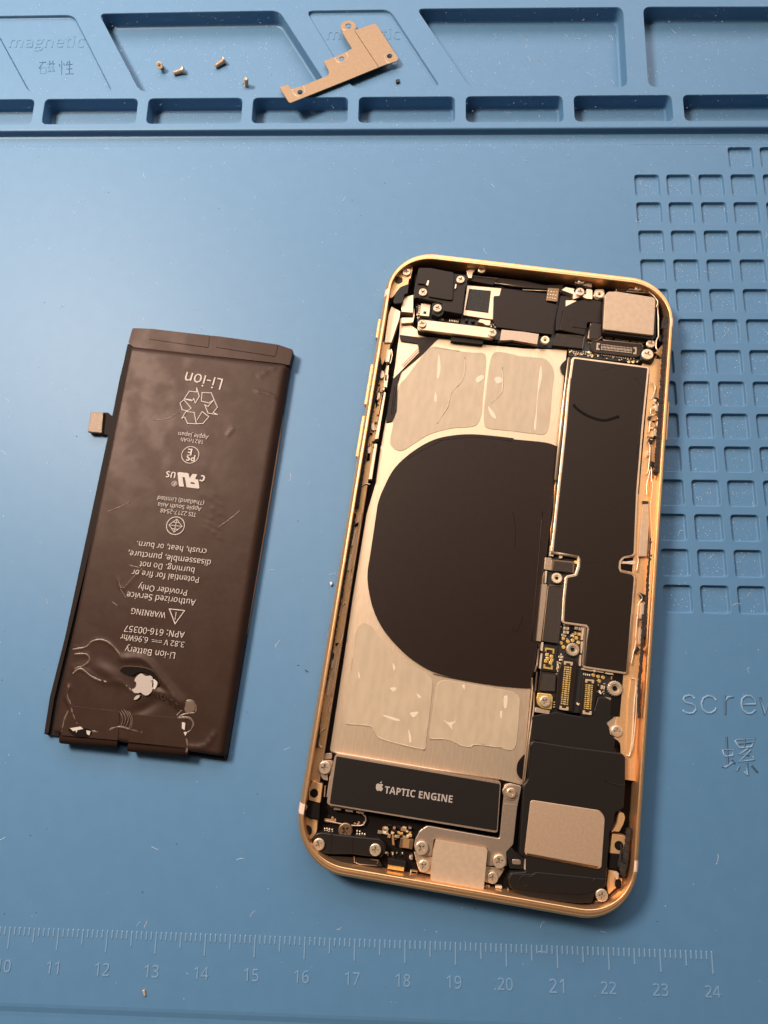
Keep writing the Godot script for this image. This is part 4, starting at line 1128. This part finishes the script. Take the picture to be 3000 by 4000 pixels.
	plate(t, "wall_block", [62.54,129.23,64.34,129.2,64.43,130.44,65.32,130.3,65.25,131.81,64.04,132.34,62.89,133.69,62.4,132.1], 1.6, 3.2, "gold_shelf", 0.3)
	blob(t, "solder_bead", [63.69,129.43,64.22,129.27,64.21,130.36,63.76,130.34], 3.0, 4.0, "bright", 0.3)
	blob(t, "screw_hole", [64.06,130.72,64.95,130.66,65.03,131.73,64.35,132.17,63.96,131.73], 3.0, 3.6, "deep")
	plate(t, "corner_plate", [60.67,135.24,62.09,135.01,60.9,135.87,59.94,136.11], 1.6, 2.8, "silver", 0.2)


# ---------- the battery ----------
func build_battery() -> void:
	var t := thing("phone_battery", "flat black pouch battery with white print, scuffed and torn near its lower end", "battery", Vector3(-0.05735, 0, -0.13095), -6.000)
	var ridges := [
		[[3.21,75.55,5.7,74.88,7.59,73.19,9.87,73.27,12.02,74.45,13.97,76.54], 0.05, 0.3], [[3.71,76.93,6.06,76.45,6.99,77.23,6.53,78.54,4.09,79.39,4.41,80.77], 0.06, 0.3],
		[[13.97,76.54,17.94,75.86,20.41,76.97,23.14,79.46,26.64,82.18,29.18,83.95], 0.22, 0.8], [[17.14,82.69,14.61,81.25,10.98,81.71,7.25,80.06,4.9,79.64], 0.07, 0.4], [[8.84,78.79,12.06,79.81,14.61,81.25], 0.2, 1.3],
		[[4.06,83.29,3.71,85.8,5,87.38,5.04,89.11,4.54,93.31], 0.16, 0.28], [[23.32,84,20.8,86.06,18.79,87.01], -0.2, 1.0], [[21.11,82.18,25.27,82.7,28.96,84.67], 0.2, 0.8], [[32.51,12.88,35.36,13.06,37.53,14.08], 0.12, 0.25], [[27.69,24.3,28.77,22.53], 0.08, 0.3], [[32.67,9.02,36.96,5.53], 0.07, 0.4], [[9.58,59.64,10.88,61.73,14.48,56.96], 0.07, 0.2], [[36.65,88.83,35.02,91.75,31.53,92.37], 0.15, 0.5]]
	for i in 14:
		var a := rng.randf() * 0.6
		ridges.append([[24.0 + a * 5 + i * 0.22, 38.0 + i * 0.75, 26.4 + a * 6 + i * 0.22, 38.5 + i * 0.75], 0.035, 0.16])
	var segs := []
	for r in ridges:
		var p := smooth_path(pts(r[0]), 3)
		for i in p.size() - 1:
			segs.append([p[i], p[i + 1], r[1], r[2], maxf(p[i].distance_to(p[i + 1]), 0.01)])
	var nz := FastNoiseLite.new()
	nz.seed = 3
	nz.frequency = 0.09
	var corner := pts([0.43,4.76,39.26,5.31,39.46,93.55,2.16,93.62])
	var nx := 84
	var nzz := 200
	var grid := []
	for j in nzz + 1:
		var row := PackedVector3Array()
		for i in nx + 1:
			var u := float(i) / nx
			var v := float(j) / nzz
			var p := corner[0].lerp(corner[1], u).lerp(corner[3].lerp(corner[2], u), v)
			var w := 38.0
			var dl := u * w
			var dr := (1 - u) * w
			var dt := v * 89.0
			var db := (1 - v) * 89.0
			var h := 3.3
			h *= sqrt(1 - pow(1 - clampf(dl / 0.7, 0, 1), 2)) * 0.75 + 0.25
			h *= sqrt(1 - pow(1 - clampf(dr / 1.7, 0, 1), 2)) * 0.75 + 0.25
			h *= sqrt(1 - pow(1 - clampf(db / 0.9, 0, 1), 2)) * 0.7 + 0.3
			h -= 0.55 * exp(-pow(dt / 0.5, 2))
			h += nz.get_noise_2d(p.x, p.y) * 0.035 + nz.get_noise_2d(p.x * 3 + 50, p.y * 3) * 0.012
			for s in segs:
				if absf(p.y - s[0].y) > 4 or absf(p.x - s[0].x) > 6:
					continue
				var d := Geometry2D.get_closest_point_to_segment(p, s[0], s[1]).distance_to(p)
				if d < s[3] * 2.6:
					# neighbouring pieces of one ridge share its height instead of adding up
					h += s[2] * exp(-pow(d / s[3], 2)) * clampf(s[4] / (s[3] * 1.77), 0.0, 1.0)
			row.append(v3(p, h))
		grid.append(row)
	var st := begin()
	st.set_smooth_group(0)
	for j in nzz:
		for i in nx:
			quad(st, grid[j][i], grid[j][i + 1], grid[j + 1][i + 1], grid[j + 1][i])
	st.generate_normals()
	obj(t, "pouch", st.commit(), M.pouch)
	plate(t, "pouch_side", [-1.29,3.3,39.17,4.2,39.02,5.88,39.45,94.05,38.77,94.31,-0.12,94.17,-0.37,93.16], 0.0, 0.9, "pouch_side", 0.1)
	plate(t, "left_flange", [-0.74,3.94,0.66,4.59,1.11,15.6,0.59,27.59,1.02,51.46,0.43,86.68,0.85,93.65,-0.03,94.04,-0.57,86.45,0.41,53.69,-0.47,30.22,-0.95,12.79], 0.3, 1.6, "pouch_side", 0.1)
	tubes(t, "edge_seam", [[38.85,4.8,39.35,27.07,39.42,44.39,39.3,65.48,39.06,82.49,38.97,93.77]], 0.9, 0.14, "copper", false, 1.0, 0.1)
	# terrace at the upper end with two tape flaps
	plate(t, "end_terrace", [0.01,-0.04,4.36,-0.34,18.99,-0.17,21.06,-0.22,35.59,0.33,39.41,1.22,39.15,5.3,37.57,5.04,1.24,4.81,-0.21,3.87], 0.0, 2.75, "pouch", 0.4, 0.35)
	plate(t, "tape_flap", [4.52,-0.34,19,-0.02,19.22,3,4.58,2.42], 2.2, 2.88, "pouch", 0.4, 0.05)
	plate(t, "tape_flap", [21.12,-0.17,35.72,0.41,35.56,3.49,21.03,2.71], 2.2, 2.88, "pouch", 0.4, 0.05)
	# tape flaps that roll over the lower end
	for a in [[[5.14,87.37,15.82,87.12,16.71,92.94,4.42,93.5], [4.22,94.14,16.42,93.77]], [[18.46,87.4,29.97,86.69,31.6,92.54,18.91,93], [18.91,93.89,31.6,93.51]]]:
		var f := plate(t, "end_flap", a[0], 2.4, 3.42, "pouch", 0.3, 0.06)
		tubes(f, "rolled_edge", [a[1]], 2.2, 1.15, "pouch")
	# tab that carries the plug
	plate(t, "plug_neck", [-3.63,21.36,-2.21,21.2,-0.77,22.1,-0.39,20.99,0.7,23.21,0.3,27.06,-2.73,26.36], 0.2, 1.0, "pouch_side", 0.2)
	plate(t, "plug", [-6.06,21.66,-2.93,21.43,-2.34,26.52,-5.76,26.63], 0.3, 1.6, "bronze", 0.25, 0.15)
	tubes(t, "plug_edge", [[-2.95,21.68,-2.39,26.44,-5.56,26.6]], 1.5, 0.12, "steel_warm")
	# tear, torn film and dried glue
	blob(t, "tear", [14.18,78.9,14.91,78.14,17.68,77.85,19.82,77.92,21.73,78.63,22.85,79.83,22.74,80.51,21.53,79.39,19.27,78.67,17.93,79.04,17.01,79.73,15.19,79.45], 3.3, 3.64, "deep", 0.02)
	tubes(t, "torn_lip", [[14.2,78.77,14.93,78.03,17.69,77.72,19.83,77.79,21.81,78.48,23.09,79.96,22.81,81.16]], 3.54, 0.2, "pouch", true, 0.7, 0.2)
	blob(t, "torn_foil", [20.91,80.47,21.65,79.77,22.75,80.37,22.48,81.8,21.62,81.38], 3.3, 3.72, "white_crumb", 0.1)
	tubes(t, "glue_residue", [[2.98,75.89,5.66,75.04,6.79,73.7,8.82,73.1,11.13,73.84,13.72,75.91], [3.56,76.85,5.98,76.47,7.09,77.43,6.31,78.71,4.25,79.82], [4.13,80.85,5.63,79.64,8.43,80.98,11.4,81.61,14.88,81.34,17.66,82.82], [3.89,82.9,3.9,85.24,5.11,87.4,4.51,90.12,4.59,92.72], [5.11,87.4,6.24,89.24,7.6,91.03], [28.01,86.45,29.23,84.66,29.35,83.49,30.68,83.15,31.61,84.02,31.78,85.31,29.81,85.89,28.27,86.91], [28.27,86.91,30.64,86.6,31.8,87.6,31.5,88.93,30.67,90.01,31.37,91.86,31.44,93.45], [10.69,91.84,13.59,91.56,15.93,90.29,18.92,90.45,21.41,90.72]], 3.36, 0.2, "glue", true, 0.35, 0.45)
	for a in [[16.04,86.74,17.46,88.46,17.01,90.47], [16.56,86.54,18.03,88.38,17.66,90.39], [17.13,86.6,18.61,88.64,18.5,90.61], [15.68,87.04,16.84,88.54,16.67,90.35], [17.66,86.79,18.81,88.28,18.94,90.22]]:
		tubes(t, "glue_strand", [a], 3.43, 0.11, "glue", true, 0.6, 0.35)
	for k in 26:
		var q := pts([23.35,81.43,28.02,83.82,26.79,84.64,22.59,82.86])
		var u := rng.randf()
		var p := q[0].lerp(q[1], u).lerp(q[3].lerp(q[2], u), rng.randf())
		var e := p + Vector2.from_angle(rng.randf_range(0.2, 1.2)) * rng.randf_range(0.3, 0.9)
		tubes(t, "glue_strand", [[p.x, p.y, e.x, e.y]], 3.72, rng.randf_range(0.05, 0.11), "glue", false, 0.6)
	tubes(t, "scratch", [[9.58,59.64,10.88,61.73,12.88,58.86,14.44,56.78], [11.02,56.44,13.98,56.76], [10.43,61.79,11.41,62.79,12.38,63.79], [9.15,64.74,10.87,65.64], [10.1,22.51,13.19,21.82,15.67,20.07], [3.73,45.25,6.55,43.73,8.61,42.3], [27.3,24.35,27.93,23.45,28.73,22.32], [29.56,45.68,31.87,43.46,33.81,41.27]], 3.33, 0.09, "glue", true, 0.5, 0.5)
	blob(t, "glue_lump", [29.24,83.83,30.52,83.24,31.47,84.04,31.48,85.19,29.75,85.57], 3.3, 3.5, "glue", 0.12)
	blob(t, "tear", [5.84,92.07,7.61,91.36,10.64,91.62,10.43,93.01,7.33,93.18], 3.3, 3.5, "deep", 0.02)
	for a in [[6.13,91.81,8.27,91.21,8.99,91.57,6.95,92.29], [9.7,91.8,10.61,91.82,10.56,92.67,9.96,92.49], [29.44,87.57,30.15,87.68,30.29,89.09,29.62,88.85], [30.16,89.5,30.9,89.4,30.64,90.21], [7.41,92.03,7.85,92.11,7.66,92.52]]:
		plate(t, "white_crumb", a, 3.35, 3.58, "white_crumb", 0.03, 0.08)
	battery_print(t)


func battery_print(t: Node) -> void:
	var h := 3.36
	# [words, left end and right end of the line as printed, seen from above]
	var rows := [
		["Li-ion", [24.3,12.11,15.4,11.31], 0.0], ["Apple Japan", [23.58,25.19,16.49,25.1], 0.0], ["1821mAh", [22.61,26.62,17.32,26.49], 0.0],
		["(Thailand) Limited", [25.37,40.62,14.72,40.62], 0.0], ["Apple South Asia", [25.01,42,15.09,42.08], 0.0], ["TIS 2217-2548", [24.13,43.52,15.92,43.48], 0.0],
		["crush, heat, or burn.", [27.92,51.42,12.11,51.52], 0.0], ["disassemble, puncture,", [29.33,53.64,10.64,53.74], 0.0], ["burning. Do not", [26.05,55.74,13.7,55.81], 0.0], ["Potential for fire or", [27.41,57.91,12.38,57.98], 0.0],
		["Provider Only", [25.33,60.78,14.42,60.74], 0.0], ["Authorized Service", [27.62,62.84,12.28,62.94], 0.0], ["WARNING", [21.63,66.27,13.97,66.26], 0.0], ["APN: 616-00357", [26.54,69.85,13.28,70.12], 0.0],
		["3.82 V        6.96Whr", [26.87,71.94,12.77,72], 0.0], ["Li-ion Battery", [25.3,74.22,14.3,74.23], 0.0]]
	for r in rows:
		var a := Vector2(r[1][0], r[1][1])
		var b := Vector2(r[1][2], r[1][3])
		var c := (a + b) / 2
		var turn := rad_to_deg((b - a).angle())
		text(t, "printed_line", r[0], c.x, c.y, a.distance_to(b), -turn, h + 0.06, "print", 0.12)
	# certification marks
	var turn0 := 180.0
	text(t, "printed_mark", "PS", 0, 0, 1, 0, h, "print", 0.12, true)
	var ps := t.get_child(t.get_child_count() - 1) as MeshInstance3D
	t.remove_child(ps)
	ps.free()
	var cps: Array = [20.17,29.89,20.42,30.8,19.94,29.1,19.96,46.52]
	ring(t, "printed_mark", Vector2(cps[0], cps[1]), 2.05, 0.16, h)
	text(t, "printed_mark", "PS", cps[2], cps[3] - 0.2, 2.0, turn0, h + 0.06, "print", 0.12, true)
	text(t, "printed_mark", "E", cps[4], cps[5] + 0.2, 1.0, turn0, h + 0.06, "print", 0.12, true)
	var ct := Vector2(cps[6], cps[7])
	ring(t, "printed_mark", ct, 2.1, 0.18, h)
	lines(t, "printed_mark", [[ct.x, ct.y - 1.5, ct.x + 1.5, ct.y, ct.x, ct.y + 1.5, ct.x - 1.5, ct.y, ct.x, ct.y - 1.5], [ct.x, ct.y - 1.5, ct.x, ct.y + 1.5], [ct.x - 1.5, ct.y, ct.x + 1.5, ct.y], [ct.x - 0.75, ct.y - 0.75, ct.x + 0.75, ct.y - 0.75], [ct.x - 0.75, ct.y + 0.75, ct.x + 0.75, ct.y + 0.75]], 0.14, h)
	# recognised component mark
	flat(t, "printed_mark", [[18.05,34.45,18.38,34.22,20.4,34.21,20.65,34.33,21.07,35.32,21.54,34.27,22.61,34.22,22.35,35.4,23.03,35.43,23.71,37.26,23.53,37.51,20.76,37.5,19.95,35.3,19.35,35.23,20.16,37.48,19.02,37.51]], h)
	flat(t, "printed_gap", [[21.38,36.2,22.31,36.21,22.51,36.6,21.58,36.6]], h + 0.02, "pouch")
	var ru: Array = [23.98,35.05,16.62,35,17.85,36.99]
	text(t, "printed_mark", "c", ru[0], ru[1], 1.1, turn0 - 8, h + 0.06, "print", 0.12, true)
	text(t, "printed_mark", "US", ru[2], ru[3], 2.2, turn0, h + 0.06, "print", 0.12, true)
	ring(t, "printed_mark", Vector2(ru[4], ru[5]), 0.62, 0.1, h)
	text(t, "printed_mark", "R", ru[4], ru[5], 0.5, turn0, h + 0.06, "print", 0.12, true)
	# recycling arrows
	lines(t, "printed_mark", [
		[16.22,16.64,17.05,14.63,18.88,14.64,18.57,13.61,19.59,15.62,18.99,17.38,18.38,16.27,18.11,16.97,16.22,16.64], [16.22,16.64,17.85,16.67],
		[20.1,14.63,22.29,14.46,23.19,16.06,22.16,17.02,20.29,16.73,20.1,14.63], [23.19,16.06,24.32,17.82,23.56,19.17,24.64,19.59,22.42,19.51,21.25,17.54,22.11,17.87,22.98,16.42],
		[15.43,17.79,16.18,16.85,18.24,18.73,17.57,19.44,16.26,19.38,15.43,17.79], [17.21,19.69,16.54,21.44,17.15,21.04,18.16,22.51,20.14,22.36,19.15,19.68,17.21,19.69], [20.14,22.36,21.69,22.1,22.76,20.31,20.96,19.26,20.16,21.44]], 0.19, h)
	# warning triangle
	var tr: Array = [24.01,67.8,25.56,64.75,22.17,64.8]
	lines(t, "printed_mark", [[tr[0], tr[1], tr[2], tr[3], tr[4], tr[5], tr[0], tr[1]]], 0.2, h)
	lines(t, "printed_mark", [[23.79,65.34,23.82,66.29]], 0.16, h)
	lines(t, "printed_mark", [[23.81,66.58,23.81,66.8]], 0.17, h)
	# direct current sign
	lines(t, "printed_mark", [[21.88,72.06,19.72,72.11], [21.86,71.74,21.29,71.73], [21.03,71.73,20.47,71.73], [20.2,71.73,19.68,71.72]], 0.1, h)
	var lg: Array = [19.79,81.36]
	logo(t, lg[0], lg[1], 4.6, 180.0 - 6.0, 3.7, "print_bright")


func ring(t: Node, called: String, c: Vector2, r: float, w: float, h: float) -> void:
	var st := begin()
	var a := circle(c, r, 36)
	var b := circle(c, r - w, 36)
	wall(st, a, h - 0.08, a, h + 0.1)
	wall(st, b, h - 0.08, b, h + 0.1)
	wall(st, a, h + 0.1, b, h + 0.1)
	obj(t, called, st.commit(), M.print)


func lines(t: Node, called: String, list: Array, w: float, h: float, m := "print") -> void:
	var st := begin()
	for a in list:
		var p := pts(a)
		for i in p.size() - 1:
			var d := (p[i + 1] - p[i]).normalized() * w * 0.5
			var s := d.orthogonal()
			slab(st, clean(PackedVector2Array([p[i] - d - s, p[i + 1] + d - s, p[i + 1] + d + s, p[i] - d + s])), h - 0.08, h + 0.1 + 0.001 * i, 0.01)
	obj(t, called, st.commit(), M[m])


func flat(t: Node, called: String, list: Array, h: float, m := "print") -> void:
	var st := begin()
	for a in list:
		slab(st, clean(pts(a)), h - 0.08, h + 0.1, 0.01)
	obj(t, called, st.commit(), M[m])


# ---------- loose metal parts ----------
func loose_screw(called: String, label: String, at: Vector3, turn: Vector3) -> void:
	var t := thing(called, label, "screw", at * MM, 0.0, "loose screws in the large tray")
	t.rotation_degrees = turn
	var head := obj(t, "head", screw_mesh, M.screw)
	head.scale = Vector3.ONE * 0.9
	var st := begin()
	var n := 12
	var prof := [[0.62, 0.0], [0.62, -0.25]]
	for k in 9:
		prof.append([0.5, -0.3 - k * 0.26])
		prof.append([0.62, -0.43 - k * 0.26])
	prof.append([0.35, -2.75])
	st.set_smooth_group(-1)
	for i in prof.size() - 1:
		wall(st, circle(Vector2.ZERO, prof[i][0], n), prof[i][1], circle(Vector2.ZERO, prof[i + 1][0], n), prof[i + 1][1])
	cap(st, circle(Vector2.ZERO, 0.35, n), -2.75)
	obj(t, "threaded_shaft", st.commit(), M.screw)


func build_loose_parts() -> void:
	var fl := RIM - 4.2
	var s: Array = [-59.43,-210.56,-53.33,-209.84,-42.4,-212.77,-35.91,-205.54]
	loose_screw("loose_screw", "tiny gilt screw standing with its hollow dark head up, leftmost in the tray", Vector3(s[0], fl + 1.6, s[1]), Vector3(35, 20, 10))
	loose_screw("loose_screw", "tiny gilt screw lying with its shaft left, second from the tray's left end", Vector3(s[2], fl + 0.85, s[3]), Vector3(0, 15, -82))
	loose_screw("loose_screw", "tiny gilt screw lying alone, highest of the four in the tray", Vector3(s[4], fl + 0.85, s[5]), Vector3(0, 35, -84))
	loose_screw("loose_screw", "tiny gilt screw with its point up, nearest the metal bracket", Vector3(s[6], fl + 0.02, s[7]), Vector3(190, 0, 14))
	# flat bracket lying across two hollows of the tray
	var t := thing("metal_bracket", "flat warm steel bracket with four screw holes lying across the tray hollows", "bracket")
	var hb := RIM + 0.75
	var body := pts([-9.77,-217.92,-6.38,-217.73,-1.08,-219.82,-0.45,-219.31,3.8,-211.46,5.47,-208.6,5.08,-207.62,2.87,-206.91,0.26,-205.72,-7.52,-201.92,-22.36,-194.87,-22.9,-195.11,-25.57,-199.67,-23.27,-200.71,-22.58,-199.17,-19.59,-200.1,-12.84,-203.42,-12.81,-204.63,-14.35,-207.81,-11.63,-209.01,-8.82,-210.46,-6.94,-211.77,-8.55,-214.66,-9.65,-216.91])
	var ear := circle(pts([-8.14,-218.75])[0], 2.15, 26)
	var joined: Array = Geometry2D.merge_polygons(rounded(body, 0.35, 3), ear)
	var plan := clean(joined[0])
	var holes := []
	var cs := pts([-8.15,-219,-9.53,-208.5,3.07,-209.26,-20.06,-198.14])
	for i in 4:
		holes.append(circle(cs[i], [0.85, 0.72, 0.72, 0.72][i], 18))
	var st := begin()
	wall(st, plan, hb, plan, hb + 0.18)
	var top := inset(plan, 0.05)
	wall(st, plan, hb + 0.18, top, hb + 0.22)
	holed(st, top, holes, hb + 0.22)
	holed(st, plan, holes, hb)
	for q: PackedVector2Array in holes:
		wall(st, q, hb, q, hb + 0.22)
	obj(t, "bracket_plate", st.commit(), M.steel_warm)
	tubes(t, "pressed_fold", [[-6.37,-217.38,0.26,-205.82]], hb + 0.19, 0.09, "dirt", false, 0.6)
	tubes(t, "pressed_fold", [[-11.34,-209.01,-10.77,-207.78,-9.32,-207.28,-8.05,-208.14,-7.97,-209.47,-8.62,-210.7], [4.01,-211.31,2.4,-210.34,1.81,-208.88,2.45,-207.41,3.27,-206.91], [-22.05,-199.16,-21.7,-197.72,-20.24,-196.85,-18.88,-197.94,-18.95,-199.38,-19.4,-200.34], [-9.9,-218.17,-8.44,-217.65,-6.39,-218.03]], hb + 0.2, 0.1, "silver_dark", true, 0.7)
	# crumbs that can be told apart
	for c in [["crumb", "small black crumb on the magnetic pad beside the metal bracket", [4.73,-203.1,5.75,-203.33,5.84,-202.36,4.95,-202.13], 1.05, 1.6, "dirt"], ["crumb", "tiny black crumb on the mat between battery and phone", [-12.38,-51.94,-11.76,-51.57,-11.82,-51.45,-12.31,-51.75], 0, 0.3, "dirt"], ["crumb", "pale chip of plastic on the mat below the ruler numbers", [-41.82,10.42,-41.32,10.28,-41.04,11.33,-41.4,11.42], 0, 0.4, "peach"], ["crumb", "small grey speck on the mat close to the phone's left edge", [-7.73,-70.96,-7.24,-71.01,-7.08,-70.49,-7.5,-70.12], 0, 0.6, "dust"]]:
		var q := begin()
		slab(q, clean(pts(c[2])), c[3], c[4], 0.1)
		var o := obj(self, c[0], q.commit(), M[c[5]])
		tag(o, c[1], "crumb", "crumbs on the mat")


# ---------- dust ----------
func build_dust() -> void:
	var flake := begin()
	var up := Vector3(0, 0.5, 0)
	var ringp := [Vector3(1, 0, 0.2), Vector3(0.2, 0.1, 1), Vector3(-0.8, 0, 0.5), Vector3(-0.6, 0.05, -0.7), Vector3(0.5, 0, -0.9)]
	for i in 5:
		tri(flake, up, ringp[i], ringp[(i + 1) % 5])
		tri(flake, -up * 0.4, ringp[(i + 1) % 5], ringp[i])
	var where := []
	var g: Array = [65.457, -183.444, 7.978]
	for r in 15:
		for c in 10:
			if r == 0 and c < 3:
				continue
			for i in rng.randi_range(45, 75):
				where.append(Vector3(g[0] + 3.2 + c * g[2] + rng.randf_range(-2.9, 2.9), -0.84, g[1] + 3.15 + r * g[2] + rng.randf_range(-2.85, 2.85)))
	for i in 2600:
		where.append(Vector3(rng.randf_range(-100, 105), 1.81, rng.randf_range(-231, -188.5)))
	for i in 1500:
		where.append(Vector3(rng.randf_range(-75, 105), RIM - 4.19, rng.randf_range(-222, -202)))
	for i in 700:
		where.append(Vector3(rng.randf_range(-100, 105), RIM - 3.99, rng.randf_range(-197.5, -191.5)))
	for i in 900:
		where.append(Vector3(rng.randf_range(-100, 105), 0.0, rng.randf_range(-187, -183)))
	for i in 1700:
		var z := -186.0 + 200.0 * pow(rng.randf(), 1.9)
		where.append(Vector3(rng.randf_range(-100, 105), 0.0, z))
	var mm := MultiMesh.new()
	mm.transform_format = MultiMesh.TRANSFORM_3D
	mm.mesh = flake.commit()
	mm.instance_count = where.size()
	for i in where.size():
		var s := 0.03 + 0.075 * pow(rng.randf(), 4.0)
		var b := Basis.from_euler(Vector3(rng.randf_range(-0.4, 0.4), rng.randf() * TAU, rng.randf_range(-0.4, 0.4))).scaled(Vector3.ONE * s * MM)
		mm.set_instance_transform(i, Transform3D(b, where[i] * MM))
	var o := MultiMeshInstance3D.new()
	o.name = "dust"
	o.multimesh = mm
	o.material_override = M.dust
	o.set_meta("kind", "stuff")
	tag(o, "white dust specks scattered over the blue mat and its hollows", "dust")
	add_child(o)
	# lint: short curled fibres
	var st := begin()
	for i in 150:
		var c := Vector3(rng.randf_range(-100, 100), 0.03, rng.randf_range(-182, 10))
		if i % 3 == 0:
			c = Vector3(rng.randf_range(-95, 100), RIM - 4.16, rng.randf_range(-222, -192))
			if c.z > -203.0:
				c.y = RIM - 3.96
		var a := rng.randf() * TAU
		var q := PackedVector3Array()
		for k in 6:
			q.append(c)
			a += rng.randf_range(-0.7, 0.7)
			c += Vector3(cos(a), 0, sin(a)) * rng.randf_range(0.15, 0.5)
		tube_into(st, q, rng.randf_range(0.02, 0.04), 4)
	st.generate_normals()
	var lint := obj(self, "lint", st.commit(), M.dust)
	lint.set_meta("kind", "stuff")
	tag(lint, "fine pale lint fibres lying about the blue mat", "lint")
	var grit := MultiMesh.new()
	grit.transform_format = MultiMesh.TRANSFORM_3D
	grit.mesh = mm.mesh
	grit.instance_count = 260
	for i in 260:
		var z := rng.randf_range(-182, 10)
		var g2 := 0.04 + 0.12 * pow(rng.randf(), 4.0)
		grit.set_instance_transform(i, Transform3D(Basis.from_euler(Vector3(0, rng.randf() * TAU, 0)).scaled(Vector3(1.6, 1, 0.8) * g2 * MM), Vector3(rng.randf_range(-95, 62), 0, z) * MM))
	var go := MultiMeshInstance3D.new()
	go.name = "grit"
	go.multimesh = grit
	go.material_override = M.dirt
	go.set_meta("kind", "stuff")
	tag(go, "tiny dark grit specks scattered over the flat blue mat", "grit")
	add_child(go)
